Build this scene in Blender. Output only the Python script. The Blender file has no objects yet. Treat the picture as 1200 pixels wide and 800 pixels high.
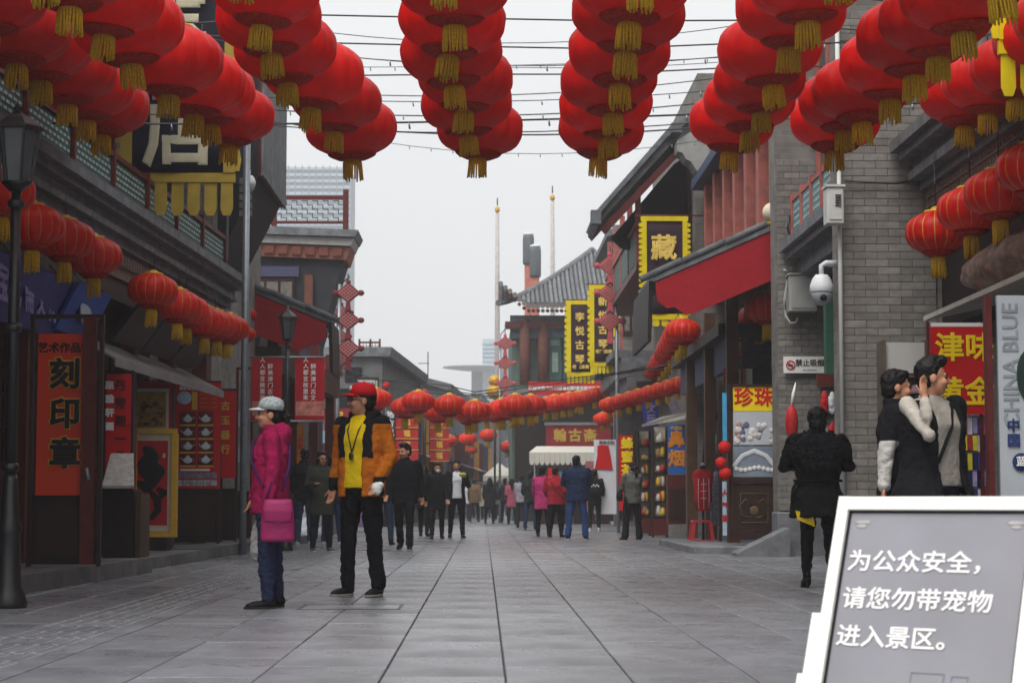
import bpy, math, random
from mathutils import Vector, Matrix, Euler, noise
random.seed(7)
R = math.radians
sc = bpy.context.scene
col = sc.collection

HAZE = 0.0016
# ---------------------------------------------------------------- camera
F_PX, CX, CY = 2300.0, 600.0, 400.0          # focal length in photo pixels (1200 x 800)
VPX, VPY, CAM_Z = 567.0, 587.0, 0.8          # vanishing point of the paving joints, eye height
PITCH = math.atan((VPY - CY) / F_PX)
YAW = -math.atan((CX - VPX) / F_PX)          # camera turned slightly to the right of the street axis
cd = bpy.data.cameras.new('camera'); cam = bpy.data.objects.new('camera', cd); col.objects.link(cam)
cam.location = (0, 0, CAM_Z); cam.rotation_euler = Euler((R(90) + PITCH, 0, YAW), 'XYZ')
cd.sensor_width = 36; cd.lens = 36 * F_PX / 1200.0; cd.clip_end = 3000; cd.clip_start = 0.05
cd.dof.use_dof = True; cd.dof.focus_distance = 17.0; cd.dof.aperture_fstop = 7.0
sc.camera = cam
CAM_M = cam.rotation_euler.to_matrix()
def ray(px, py): return CAM_M @ Vector(((px - CX) / F_PX, -(py - CY) / F_PX, -1))
def P(px, py, d):                            # point on the pixel's ray at street distance d
    r = ray(px, py); t = d / r.y; return Vector((r.x * t, d, CAM_Z + r.z * t))
def G(px, py, z=0.0):                        # point where the pixel's ray meets the height z
    r = ray(px, py); t = (z - CAM_Z) / r.z; return Vector((r.x * t, r.y * t, z))

# ---------------------------------------------------------------- sky, sun, exposure
SUN_EL, SUN_AZ = R(58), R(208)               # soft light from behind and left of the camera, high
w = bpy.data.worlds.new('World'); sc.world = w; w.use_nodes = True
nt = w.node_tree; bg = nt.nodes['Background']
sky = nt.nodes.new('ShaderNodeTexSky'); sky.sky_type = 'NISHITA'; sky.sun_disc = False
sky.sun_elevation = SUN_EL; sky.sun_rotation = SUN_AZ; sky.dust_density = 6.0; sky.air_density = 1.5
hs = nt.nodes.new('ShaderNodeHueSaturation'); hs.inputs['Saturation'].default_value = 0.06
mx = nt.nodes.new('ShaderNodeMix'); mx.data_type = 'RGBA'; mx.inputs['Factor'].default_value = 0.9
mx.inputs['B'].default_value = (8.0, 8.1, 8.2, 1)
nt.links.new(sky.outputs[0], hs.inputs['Color']); nt.links.new(hs.outputs[0], mx.inputs['A'])
nt.links.new(mx.outputs['Result'], bg.inputs['Color']); bg.inputs['Strength'].default_value = 0.067
sd = bpy.data.lights.new('sun', 'SUN'); sun = bpy.data.objects.new('sun', sd); col.objects.link(sun)
sd.energy = 1.5; sd.angle = R(35); sd.color = (1.0, 0.97, 0.93)
sv = Vector((math.sin(SUN_AZ) * math.cos(SUN_EL), math.cos(SUN_AZ) * math.cos(SUN_EL), math.sin(SUN_EL)))
sun.rotation_euler = sv.to_track_quat('Z', 'Y').to_euler(); sun.location = (-10, -10, 40)
sc.view_settings.view_transform = 'Standard'; sc.view_settings.look = 'None'
sc.view_settings.gamma = 1.0; sc.view_settings.exposure = 1.0
sc.cycles.max_bounces = 6; sc.cycles.diffuse_bounces = 3; sc.cycles.glossy_bounces = 3
sc.cycles.transmission_bounces = 3; sc.cycles.transparent_max_bounces = 6; sc.cycles.volume_bounces = 1
sc.cycles.use_denoising = True; sc.cycles.caustics_reflective = False; sc.cycles.caustics_refractive = False

# ---------------------------------------------------------------- materials
def lin(h):
    h = h.lstrip('#'); o = []
    for i in (0, 2, 4):
        v = int(h[i:i+2], 16) / 255.0
        o.append(v / 12.92 if v <= 0.04045 else ((v + 0.055) / 1.055) ** 2.4)
    return tuple(o)
MATS = {}
def mat(name, color, rough=0.6, var=0.25, scale=6.0, bump=0.15, bscale=40.0, metal=0.0, spec=0.2, rnd=0.0,
        trans=0.0, sheen=0.0, rvar=0.0, stretch=None, dirt=None, emit=0.0):
    if name in MATS: return MATS[name]
    if isinstance(color, str): color = lin(color)
    m = bpy.data.materials.new(name); m.use_nodes = True; n = m.node_tree; b = n.nodes['Principled BSDF']
    L = n.links.new
    tc = n.nodes.new('ShaderNodeTexCoord'); vec = tc.outputs['Object']
    if stretch:
        mp = n.nodes.new('ShaderNodeMapping'); mp.inputs['Scale'].default_value = stretch
        L(vec, mp.inputs['Vector']); vec = mp.outputs[0]
    nz = n.nodes.new('ShaderNodeTexNoise'); nz.inputs['Scale'].default_value = scale; nz.inputs['Detail'].default_value = 6
    L(vec, nz.inputs['Vector'])
    fac = nz.outputs['Fac']
    if rnd:
        oi = n.nodes.new('ShaderNodeObjectInfo')
        wn = n.nodes.new('ShaderNodeVectorMath'); wn.operation = 'ADD'
        sc_ = n.nodes.new('ShaderNodeMath'); sc_.operation = 'MULTIPLY'; sc_.inputs[1].default_value = 37.0
        L(oi.outputs['Random'], sc_.inputs[0]); L(vec, wn.inputs[0]); L(sc_.outputs[0], wn.inputs[1]); L(wn.outputs[0], nz.inputs['Vector'])
    mr = n.nodes.new('ShaderNodeMapRange'); mr.inputs['From Min'].default_value = 0.25; mr.inputs['From Max'].default_value = 0.75
    mr.inputs['To Min'].default_value = 1 - var; mr.inputs['To Max'].default_value = 1 + var
    L(fac, mr.inputs['Value']); v = mr.outputs[0]
    if rnd:
        m2 = n.nodes.new('ShaderNodeMapRange'); m2.inputs['To Min'].default_value = 1 - rnd; m2.inputs['To Max'].default_value = 1 + rnd
        L(oi.outputs['Random'], m2.inputs['Value'])
        mm = n.nodes.new('ShaderNodeMath'); mm.operation = 'MULTIPLY'; L(v, mm.inputs[0]); L(m2.outputs[0], mm.inputs[1]); v = mm.outputs[0]
    vm = n.nodes.new('ShaderNodeVectorMath'); vm.operation = 'SCALE'; vm.inputs[0].default_value = color
    L(v, vm.inputs['Scale']); out = vm.outputs[0]
    if dirt:                                   # blotches of grime: (colour, scale, amount)
        dn = n.nodes.new('ShaderNodeTexNoise'); dn.inputs['Scale'].default_value = dirt[1]; dn.inputs['Detail'].default_value = 8
        dn.inputs['Roughness'].default_value = 0.65; L(vec, dn.inputs['Vector'])
        dr = n.nodes.new('ShaderNodeMapRange'); dr.inputs['From Min'].default_value = 0.48; dr.inputs['From Max'].default_value = 0.72
        dr.inputs['To Max'].default_value = dirt[2]; L(dn.outputs['Fac'], dr.inputs['Value'])
        mxd = n.nodes.new('ShaderNodeMix'); mxd.data_type = 'RGBA'
        L(dr.outputs[0], mxd.inputs['Factor']); L(out, mxd.inputs['A']); mxd.inputs['B'].default_value = (*lin(dirt[0]), 1); out = mxd.outputs['Result']
    L(out, b.inputs['Base Color'])
    b.inputs['Roughness'].default_value = rough; b.inputs['Metallic'].default_value = metal
    b.inputs['Specular IOR Level'].default_value = spec
    if rvar:
        rr = n.nodes.new('ShaderNodeMapRange'); rr.inputs['From Min'].default_value = 0.3; rr.inputs['From Max'].default_value = 0.7
        rr.inputs['To Min'].default_value = rough - rvar; rr.inputs['To Max'].default_value = rough + rvar
        n2 = n.nodes.new('ShaderNodeTexNoise'); n2.inputs['Scale'].default_value = scale * 0.6; n2.inputs['Detail'].default_value = 5
        L(vec, n2.inputs['Vector']); L(n2.outputs['Fac'], rr.inputs['Value']); L(rr.outputs[0], b.inputs['Roughness'])
    if bump:
        nb = n.nodes.new('ShaderNodeTexNoise'); nb.inputs['Scale'].default_value = bscale; nb.inputs['Detail'].default_value = 5
        L(vec, nb.inputs['Vector'])
        bp = n.nodes.new('ShaderNodeBump'); bp.inputs['Strength'].default_value = bump; bp.inputs['Distance'].default_value = 0.02
        L(nb.outputs['Fac'], bp.inputs['Height']); L(bp.outputs[0], b.inputs['Normal'])
    if sheen: b.inputs['Sheen Weight'].default_value = sheen
    if emit:
        L(out, b.inputs['Emission Color']); b.inputs['Emission Strength'].default_value = emit
    if trans:
        t = n.nodes.new('ShaderNodeBsdfTranslucent'); L(out, t.inputs['Color'])
        ms = n.nodes.new('ShaderNodeMixShader'); ms.inputs[0].default_value = trans
        L(b.outputs[0], ms.inputs[1]); L(t.outputs[0], ms.inputs[2]); L(ms.outputs[0], n.nodes['Material Output'].inputs['Surface'])
    MATS[name] = m; return m
def brickmat(name, c1, c2, mortar, bw=0.28, bh=0.09, axis='y'):
    if name in MATS: return MATS[name]
    m = bpy.data.materials.new(name); m.use_nodes = True; n = m.node_tree; b = n.nodes['Principled BSDF']; L = n.links.new
    tc = n.nodes.new('ShaderNodeTexCoord'); sp = n.nodes.new('ShaderNodeSeparateXYZ'); cb = n.nodes.new('ShaderNodeCombineXYZ')
    L(tc.outputs['Object'], sp.inputs[0]); ad = n.nodes.new('ShaderNodeMath'); L(sp.outputs['X'], ad.inputs[0]); L(sp.outputs['Y'], ad.inputs[1])
    L(ad.outputs[0], cb.inputs['X']); L(sp.outputs['Z'], cb.inputs['Y'])
    br = n.nodes.new('ShaderNodeTexBrick'); L(cb.outputs[0], br.inputs['Vector'])
    br.inputs['Color1'].default_value = (*lin(c1), 1); br.inputs['Color2'].default_value = (*lin(c2), 1); br.inputs['Mortar'].default_value = (*lin(mortar), 1)
    br.inputs['Scale'].default_value = 1.0; br.inputs['Brick Width'].default_value = bw; br.inputs['Row Height'].default_value = bh
    br.inputs['Mortar Size'].default_value = 0.008; br.inputs['Bias'].default_value = -0.1
    nz = n.nodes.new('ShaderNodeTexNoise'); nz.inputs['Scale'].default_value = 2.5; nz.inputs['Detail'].default_value = 7; L(tc.outputs['Object'], nz.inputs['Vector'])
    mr = n.nodes.new('ShaderNodeMapRange'); mr.inputs['From Min'].default_value = .3; mr.inputs['From Max'].default_value = .7; mr.inputs['To Min'].default_value = .7; mr.inputs['To Max'].default_value = 1.25
    L(nz.outputs['Fac'], mr.inputs['Value']); vm = n.nodes.new('ShaderNodeVectorMath'); vm.operation = 'SCALE'; L(br.outputs['Color'], vm.inputs[0]); L(mr.outputs[0], vm.inputs['Scale'])
    L(vm.outputs[0], b.inputs['Base Color']); b.inputs['Roughness'].default_value = 0.85
    bp = n.nodes.new('ShaderNodeBump'); bp.inputs['Strength'].default_value = .5; bp.inputs['Distance'].default_value = .01; bp.invert = True
    L(br.outputs['Fac'], bp.inputs['Height']); L(bp.outputs[0], b.inputs['Normal'])
    MATS[name] = m; return m

# ---------------------------------------------------------------- mesh builder
class MB:
    def __init__(s, off=(0, 0, 0)): s.v = []; s.f = []; s.sm = []; s.mi = []; s.off = Vector(off); s.M = None
    def add(s, vs, fs, smooth=False, mi=0):
        k = len(s.v)
        for p in vs:
            p = Vector(p)
            if s.M is not None: p = s.M @ p
            s.v.append(p + s.off)
        for f in fs: s.f.append([i + k for i in f]); s.sm.append(smooth); s.mi.append(mi)
        return s
    def box(s, x0, x1, y0, y1, z0, z1, mi=0):
        return s.add([(x0,y0,z0),(x1,y0,z0),(x1,y1,z0),(x0,y1,z0),(x0,y0,z1),(x1,y0,z1),(x1,y1,z1),(x0,y1,z1)],
                     [(3,2,1,0),(4,5,6,7),(0,1,5,4),(1,2,6,5),(2,3,7,6),(3,0,4,7)], mi=mi)
    def cbox(s, x0, x1, y0, y1, z0, z1, b=0.01, mi=0):   # box with chamfered edges along z and top
        def ring(i, z): return [(x0+i,y0,z),(x1-i,y0,z),(x1,y0+i,z),(x1,y1-i,z),(x1-i,y1,z),(x0+i,y1,z),(x0,y1-i,z),(x0,y0+i,z)]
        def ring2(z): return [(x0+b*1.5,y0+b,z),(x1-b*1.5,y0+b,z),(x1-b,y0+b*1.5,z),(x1-b,y1-b*1.5,z),(x1-b*1.5,y1-b,z),(x0+b*1.5,y1-b,z),(x0+b,y1-b*1.5,z),(x0+b,y0+b*1.5,z)]
        v = ring(b, z0) + ring(b, z1-b) + ring2(z1); f = [tuple(range(7,-1,-1)), tuple(range(16,24))]
        for a in (0, 8):
            for i in range(8): j = (i+1) % 8; f.append((a+i, a+j, a+8+j, a+8+i))
        return s.add(v, f, mi=mi)
    def obox(s, c, size, rot=(0,0,0), mi=0):
        Mx = Euler(rot).to_matrix(); c = Vector(c); v = []
        for sz in (-.5,.5):
            for sx, sy in ((-.5,-.5),(.5,-.5),(.5,.5),(-.5,.5)): v.append(c + Mx @ Vector((sx*size[0], sy*size[1], sz*size[2])))
        return s.add(v, [(3,2,1,0),(4,5,6,7),(0,1,5,4),(1,2,6,5),(2,3,7,6),(3,0,4,7)], mi=mi)
    def bar(s, a, b, wd, th, mi=0, up=(0,0,1)):
        a = Vector(a); b = Vector(b); d = (b-a).normalized(); up = Vector(up)
        if abs(d.dot(up)) > .95: up = Vector((0,1,0))
        x = d.cross(up).normalized()*wd/2; y = x.cross(d).normalized()*th/2
        return s.add([a-x-y,a+x-y,a+x+y,a-x+y,b-x-y,b+x-y,b+x+y,b-x+y], [(3,2,1,0),(4,5,6,7),(0,1,5,4),(1,2,6,5),(2,3,7,6),(3,0,4,7)], mi=mi)
    def tube(s, pts, r, n=8, smooth=True, mi=0, sq=1.0):
        pts = [Vector(p) for p in pts]; m = len(pts)
        rs = [r]*m if not isinstance(r, (list, tuple)) else r
        d0 = (pts[1]-pts[0]).normalized(); ref = Vector((0,0,1)) if abs(d0.z) < .9 else Vector((0,1,0))
        vs = []; 
        for i, p in enumerate(pts):
            d = ((pts[min(i+1,m-1)]-pts[max(i-1,0)])).normalized()
            x = d.cross(ref); x = x.normalized() if x.length > 1e-5 else Vector((1,0,0)); y = x.cross(d).normalized()
            for k in range(n):
                a = 2*math.pi*k/n; vs.append(p + x*math.cos(a)*rs[i] + y*math.sin(a)*rs[i]*sq)
        fs = [(i*n+k, i*n+(k+1)%n, (i+1)*n+(k+1)%n, (i+1)*n+k) for i in range(m-1) for k in range(n)]
        s.add(vs, fs, smooth, mi); k0 = len(s.v) - len(vs)
        s.f.append([k0+k for k in range(n-1,-1,-1)]); s.sm.append(False); s.mi.append(mi)
        s.f.append([k0+(m-1)*n+k for k in range(n)]); s.sm.append(False); s.mi.append(mi)
        return s
    def limb(s, pts, rs, n=12):                # tapered limb with rounded ends
        s.tube(pts, rs, n)
        for p, r in zip(pts, rs): s.ellip(p, (r,r,r), n, 8)
        return s
    def ellip(s, c, r, nu=16, nv=10, rot=None, mi=0, smooth=True):
        c = Vector(c); Mx = Euler(rot).to_matrix() if rot else None; vs = []
        def pt(x,y,z):
            p = Vector((x*r[0], y*r[1], z*r[2])); return c + (Mx @ p if Mx else p)
        vs.append(pt(0,0,-1))
        for j in range(1, nv):
            t = math.pi*j/nv
            for i in range(nu):
                a = 2*math.pi*i/nu; vs.append(pt(math.sin(t)*math.cos(a), math.sin(t)*math.sin(a), -math.cos(t)))
        vs.append(pt(0,0,1)); fs = []; last = len(vs)-1
        for i in range(nu):
            fs.append((0, 1+(i+1)%nu, 1+i)); b = 1+(nv-2)*nu; fs.append((last, b+i, b+(i+1)%nu))
        for j in range(nv-2):
            for i in range(nu):
                a = 1+j*nu; fs.append((a+i, a+(i+1)%nu, a+nu+(i+1)%nu, a+nu+i))
        return s.add(vs, fs, smooth, mi)
    def lathe(s, prof, n=16, c=(0,0,0), smooth=True, mi=0, mod=None):
        c = Vector(c); vs = []; m = len(prof)
        for r, z in prof:
            for k in range(n):
                a = 2*math.pi*k/n; q = r * (mod(k) if mod else 1); vs.append(c + Vector((q*math.cos(a), q*math.sin(a), z)))
        fs = [(i*n+k, i*n+(k+1)%n, (i+1)*n+(k+1)%n, (i+1)*n+k) for i in range(m-1) for k in range(n)]
        fs.append(tuple(range(n-1,-1,-1))); fs.append(tuple((m-1)*n+k for k in range(n)))
        k0 = len(s.f); s.add(vs, fs, smooth, mi); s.sm[-1] = s.sm[-2] = False
        return s
    def stack(s, lv, n=20):                    # horizontal ellipses (z, cx, cy, rx, ry[, power])
        vs = []
        for (z, cx, cy, rx, ry) in lv:
            for k in range(n):
                a = 2*math.pi*k/n; ca, sa = math.cos(a), math.sin(a)
                q = (abs(ca)**2.4 + abs(sa)**2.4) ** (-1/2.4)
                vs.append((cx + rx*ca*q, cy + ry*sa*q, z))
        m = len(lv); fs = [(i*n+k, i*n+(k+1)%n, (i+1)*n+(k+1)%n, (i+1)*n+k) for i in range(m-1) for k in range(n)]
        fs.append(tuple(range(n-1,-1,-1))); fs.append(tuple((m-1)*n+k for k in range(n)))
        return s.add(vs, fs, True)
    def cshell(s, lv, gap, th=0.022, n=30, skew=0.0):   # stack open at the front (-y) by half-angle gap (deg, or one per level)
        vs = []; m = len(lv)
        for j, (z, cx, cy, rx, ry) in enumerate(lv):
            g = gap[j] if isinstance(gap, (list, tuple)) else gap
            a0 = R(-90 + g + skew); a1 = R(270 - g + skew)
            for e in (0, th):
                for k in range(n):
                    a = a0 + (a1-a0)*k/(n-1); ca, sa = math.cos(a), math.sin(a); q = (abs(ca)**2.4+abs(sa)**2.4)**(-1/2.4)
                    vs.append((cx + (rx-e)*ca*q, cy + (ry-e)*sa*q, z))
        fs = []; N = 2*n
        for j in range(m-1):
            a, b = j*N, (j+1)*N
            for k in range(n-1):
                fs.append((a+k, a+k+1, b+k+1, b+k)); fs.append((a+n+k+1, a+n+k, b+n+k, b+n+k+1))
            fs.append((a+n, a, b, b+n)); fs.append((a+n-1, a+2*n-1, b+2*n-1, b+n-1))
        for k in range(n-1):
            fs.append((k+1, k, n+k, n+k+1)); a = (m-1)*N; fs.append((a+k, a+k+1, a+n+k+1, a+n+k))
        return s.add(vs, fs, True)
    def prism(s, poly, frame, depth, mi=0):    # poly of (u,v) in frame (origin, U, V, N), extruded along N by depth
        o, U, V, N = [Vector(q) for q in frame]; n = len(poly)
        a = [o + U*u + V*v for u, v in poly]; b = [p + N*depth for p in a]
        fs = [tuple(range(n)), tuple(range(2*n-1, n-1, -1))] + [((i+1)%n, i, n+i, n+(i+1)%n) for i in range(n)]
        return s.add(a+b, fs, mi=mi)
    def hexa(s, p8, mi=0):
        return s.add(p8, [(3,2,1,0),(4,5,6,7),(0,1,5,4),(1,2,6,5),(2,3,7,6),(3,0,4,7)], mi=mi)
    def run(s, X, d0, d1, o0, o1, z0, z1, mi=0, dz0=0, dz1=0):   # straight piece along a facade line X(d), offsets towards +x
        a, b = X(d0), X(d1)
        return s.hexa([(a+o0,d0,z0),(a+o1,d0,z0+dz0),(b+o1,d1,z0+dz0),(b+o0,d1,z0),(a+o0,d0,z1),(a+o1,d0,z1+dz1),(b+o1,d1,z1+dz1),(b+o0,d1,z1)], mi=mi)
    def build(s, name, mats, parent=None):
        me = bpy.data.meshes.new(name); me.from_pydata([tuple(p) for p in s.v], [], s.f); me.update()
        for m in (mats if isinstance(mats, (list, tuple)) else [mats]): me.materials.append(m)
        me.polygons.foreach_set('use_smooth', s.sm); me.polygons.foreach_set('material_index', s.mi)
        o = bpy.data.objects.new(name, me); col.objects.link(o)
        if parent is not None: o.parent = parent
        return o
def tag(o, label=None, cat=None, group=None, kind=None):
    if label: o['label'] = label
    if cat: o['category'] = cat
    if group: o['group'] = group
    if kind: o['kind'] = kind
    return o
def thing(name, label, cat, loc=(0,0,0), rz=0.0, group=None):
    o = bpy.data.objects.new(name, None); col.objects.link(o); o.empty_display_size = 0.1
    o.location = loc; o.rotation_euler = (0,0,rz); return tag(o, label, cat, group)
def wmb(t): return MB(-Vector(t.location))     # builder that takes world coordinates for parts of an unrotated thing
def copy_tree(o, parent=None):
    c = o.copy(); col.objects.link(c); c.parent = parent
    for ch in list(o.children): copy_tree(ch, c)
    return c
def piece(name, me, parent, loc, rot=None):
    o = bpy.data.objects.new(name, me); col.objects.link(o); o.parent = parent; o.location = loc
    if rot: o.rotation_euler = rot
    return o
TEXTS = []
FACE = {'cam': (R(90),0,0), 'east': (R(90),0,R(90)), 'west': (R(90),0,R(-90))}
def text(parent, body, size, loc, m, face='cam', bold=0.02, depth=0.004, name='lettering', ls=1.0, cs=1.0, sx=1.0, rot=None):
    cu = bpy.data.curves.new(name, 'FONT'); cu.body = body; cu.size = size; cu.align_x = 'CENTER'; cu.align_y = 'CENTER'
    cu.extrude = depth/2; cu.bevel_depth = bold*size; cu.bevel_resolution = 0; cu.resolution_u = 2; cu.space_line = ls*1.14; cu.space_character = cs
    o = bpy.data.objects.new(name, cu); col.objects.link(o); o.parent = parent; o.location = loc; o.scale = (sx,1,.25)
    o.rotation_euler = rot if rot else FACE[face]; cu.materials.append(m); TEXTS.append(o); return o
REM = []
def remesh(o, vox, it=4, disp=0.0, dscale=0.12):
    md = o.modifiers.new('r','REMESH'); md.mode = 'VOXEL'; md.voxel_size = vox; md.use_smooth_shade = True
    if it: sm = o.modifiers.new('s','SMOOTH'); sm.iterations = it; sm.factor = 0.5
    if disp:
        t = bpy.data.textures.get('cl%.2f' % dscale) or bpy.data.textures.new('cl%.2f' % dscale, 'CLOUDS'); t.noise_scale = dscale; t.noise_depth = 3; t.noise_type = 'HARD_NOISE' if dscale in (.09,.12) else 'SOFT_NOISE'
        dm = o.modifiers.new('d','DISPLACE'); dm.texture = t; dm.strength = disp; dm.mid_level = 0.25 if dscale in (.09,.12) else 0.5; dm.texture_coords = 'LOCAL'
    REM.append(o); return o
PAINT = {}
def finish():                                  # turn letters and sculpted forms into plain meshes, once
    bpy.context.view_layer.update()
    dg = bpy.context.evaluated_depsgraph_get()
    new = [(o, bpy.data.meshes.new_from_object(o.evaluated_get(dg))) for o in REM + TEXTS]
    for o, me in new:
        if o.type == 'MESH':
            o.modifiers.clear(); o.data = me; f = PAINT.get(o)
            if f:
                for p in me.polygons: p.material_index = f(p.center, p.normal)
        else:
            q = bpy.data.objects.new(o.name, me); col.objects.link(q); q.parent = o.parent
            q.location = o.location; q.rotation_euler = o.rotation_euler; q.scale = o.scale
            if not me.materials: me.materials.append(o.data.materials[0])
            n = o.name; bpy.data.objects.remove(o); q.name = n
ORD = ['first','second','third','fourth','fifth','sixth','seventh','eighth','ninth','tenth','eleventh','twelfth','thirteenth']
def XL(d): return -4.7 + 0.047 * (d - 20)      # left shop line, drifting inwards
def XR(d): return 5.5
def XP(d): return 4.4                          # front of the right-hand piers
def dL(px, o=0.0): return (-5.64 + o) / ((px - VPX) / F_PX - 0.047)    # distance of a pixel column on the left shop line
def dX(px, X): return F_PX * X / (px - VPX)
# ================================================================= shared materials
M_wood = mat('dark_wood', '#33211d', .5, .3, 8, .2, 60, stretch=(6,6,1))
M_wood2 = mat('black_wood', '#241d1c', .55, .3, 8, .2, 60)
M_redwood = mat('oxblood_wood', '#5a2320', .5, .3, 10, .2, 60)
M_pink = mat('faded_red_paint', '#ab6259', .65, .25, 5, .2, 50, dirt=('#6d4a46', 4, .6))
M_brickcore = brickmat('grey_brick_wall', '#7a7671', '#686561', '#7d7974')
M_brick = mat('grey_brick', '#7c7873', .85, .25, 9, .5, 60, rnd=.17, dirt=('#55575a', 3, .5))
M_mortar = mat('pale_mortar', '#93918c', .9, .2, 12, .3, 60)
M_stone = mat('grey_stone', '#75767a', .8, .3, 5, .3, 40, dirt=('#4c4d50', 3, .6))
M_cornice = mat('carved_grey_stone', '#6d6c6d', .8, .3, 6, .35, 30, dirt=('#4a4a4d', 2.5, .7))
M_carve = mat('carved_brown_brick', '#7a675f', .85, .35, 22, .8, 45)
M_tile = mat('grey_roof_tile', '#6a6d70', .75, .35, 6, .4, 40, rnd=.2, dirt=('#43474a', 3, .7))
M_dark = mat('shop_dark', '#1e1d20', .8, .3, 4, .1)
M_white = mat('white_paint', '#d9d9d6', .5, .06, 5, .05)
M_iron = mat('black_iron', '#17181b', .4, .2, 10, .1, 40, spec=.5)
M_steel = mat('galvanised_steel', '#90959a', .4, .15, 12, .05, metal=.6)
M_green = mat('green_lattice', '#3d5f59', .6, .25, 8, .1)
M_teal = mat('turquoise_lattice', '#5d8d92', .6, .2, 8, .1)
M_glass = mat('dark_glass', '#20262a', .12, .2, 2, 0, spec=.7)
M_redcloth = mat('red_canvas', '#a81c28', .75, .22, 2, .8, 5, trans=.1, dirt=('#7a1a22', 2, .6))
M_gold = mat('gold_trim', '#c79a2a', .45, .2, 20, .15, 60, metal=.2)
M_ink = mat('black_ink', '#161416', .6, .1)
M_mort2 = M_mortar

# ================================================================= ground and paving
g = MB().add([(-300,-30,-.012),(300,-30,-.012),(300,900,-.012),(-300,900,-.012)], [(0,1,2,3)]).build('ground', mat('joint_grit', '#4c4c4e', .9, .3, 20, .3))
tag(g, kind='structure')
M_slab = mat('paving_slab', '#777a80', .33, .26, 2.2, .12, 120, rnd=.14, rvar=.15, stretch=(1,.6,1), dirt=('#4a4b4e', 1.1, .7), spec=.5)
n_ = M_slab.node_tree; bs_ = n_.nodes['Principled BSDF']; src = bs_.inputs['Base Color'].links[0].from_socket
tc_ = n_.nodes.new('ShaderNodeTexCoord'); geo_ = n_.nodes.new('ShaderNodeNewGeometry'); mp_ = n_.nodes.new('ShaderNodeMapping'); mp_.inputs['Scale'].default_value = (.55, 1.1, 1); n_.links.new(geo_.outputs['Position'], mp_.inputs['Vector'])
for sc0, wdt, amt in ((1.3, .004, .55), (3.7, .006, .35)):      # scrape marks and hairline cracks with a course of their own
    nz_ = n_.nodes.new('ShaderNodeTexNoise'); nz_.inputs['Scale'].default_value = sc0; nz_.inputs['Detail'].default_value = 3; nz_.inputs['Distortion'].default_value = .8; n_.links.new(mp_.outputs[0], nz_.inputs['Vector'])
    s1 = n_.nodes.new('ShaderNodeMath'); s1.operation = 'SUBTRACT'; s1.inputs[1].default_value = .57; n_.links.new(nz_.outputs['Fac'], s1.inputs[0])
    s2 = n_.nodes.new('ShaderNodeMath'); s2.operation = 'ABSOLUTE'; n_.links.new(s1.outputs[0], s2.inputs[0])
    s3 = n_.nodes.new('ShaderNodeMapRange'); s3.inputs['From Max'].default_value = wdt; s3.inputs['To Min'].default_value = amt; s3.inputs['To Max'].default_value = 0; n_.links.new(s2.outputs[0], s3.inputs['Value'])
    mk = n_.nodes.new('ShaderNodeMix'); mk.data_type = 'RGBA'; mk.inputs['B'].default_value = (.03,.03,.032,1); n_.links.new(s3.outputs[0], mk.inputs['Factor']); n_.links.new(src, mk.inputs['A']); src = mk.outputs['Result']
n_.links.new(src, bs_.inputs['Base Color'])
pave = bpy.data.objects.new('pavement', None); col.objects.link(pave); tag(pave, kind='structure')
SW, SL, X0 = 0.565, 1.13, -5.55
def slab_mesh(wd, ln):
    b = MB(); b.cbox(-wd/2+.0035, wd/2-.0035, -ln/2+.0025, ln/2-.0025, -.05, 0, .004)
    me = b.build('slab', M_slab).data; bpy.data.objects.remove(bpy.data.objects['slab']); return me
me_slab = slab_mesh(SW, SL)
cand = []
far = MB()
for j in range(0, 150):
    for i in range(-6, 27):
        xc = X0 + (i+.5)*SW; yc = 4.0 + (j+.5)*SL + (0.5*SL if i % 2 else 0)
        if -2.95 < xc < -2.25: continue       # guiding strip
        px = 567 + 2300*xc/yc; py = 587 + 1840/yc
        seen = -60 < px < 1260 and py < 850 and -4.3 < xc < 5.2
        cand.append((0 if seen else 1, yc, xc))
cand.sort(); n_s = 0
for s_, yc, xc in cand:
    dz = random.uniform(-.0015, .0015)
    if n_s < 290 and not s_:
        piece('slab', me_slab, pave, (xc, yc, dz), (random.uniform(-.0012,.0012), random.uniform(-.002,.002), 0)); n_s += 1
    else: far.box(xc-SW/2+.005, xc+SW/2-.005, yc-SL/2+.005, yc+SL/2-.005, -.05, dz)
o = far.build('distant_slabs', M_slab, pave); tag(o, kind='stuff')
tb = MB(); tb.cbox(-.275,.275,-.275,.275,-.05,.0,.004)      # ribbed guiding tile
for k in range(5): tb.cbox(-.21+k*.105-.02, -.21+k*.105+.02, -.25, .25, -.01, .006, .003)
tobj = tb.build('guiding_tile', M_slab); me_t = tobj.data; bpy.data.objects.remove(tobj)
for k in range(60): piece('guiding_tile', me_t, pave, (-2.6, 6.3+k*.56, random.uniform(-.001,.001)))
fb = MB()
for k in range(200): fb.box(-2.875,-2.325, 39.9+k*.56-.275, 39.9+k*.56+.275, -.05, 0)
tag(fb.build('distant_guiding_strip', M_slab, pave), kind='stuff')
fil = MB()                                                   # narrow filler either side of the guiding strip
for k in range(240): fil.box(-2.32,-2.165, 4+k*.6+.004, 4+k*.6+.596, -.05, -.001)
tag(fil.build('filler_course', M_slab, pave), kind='stuff')

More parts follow.
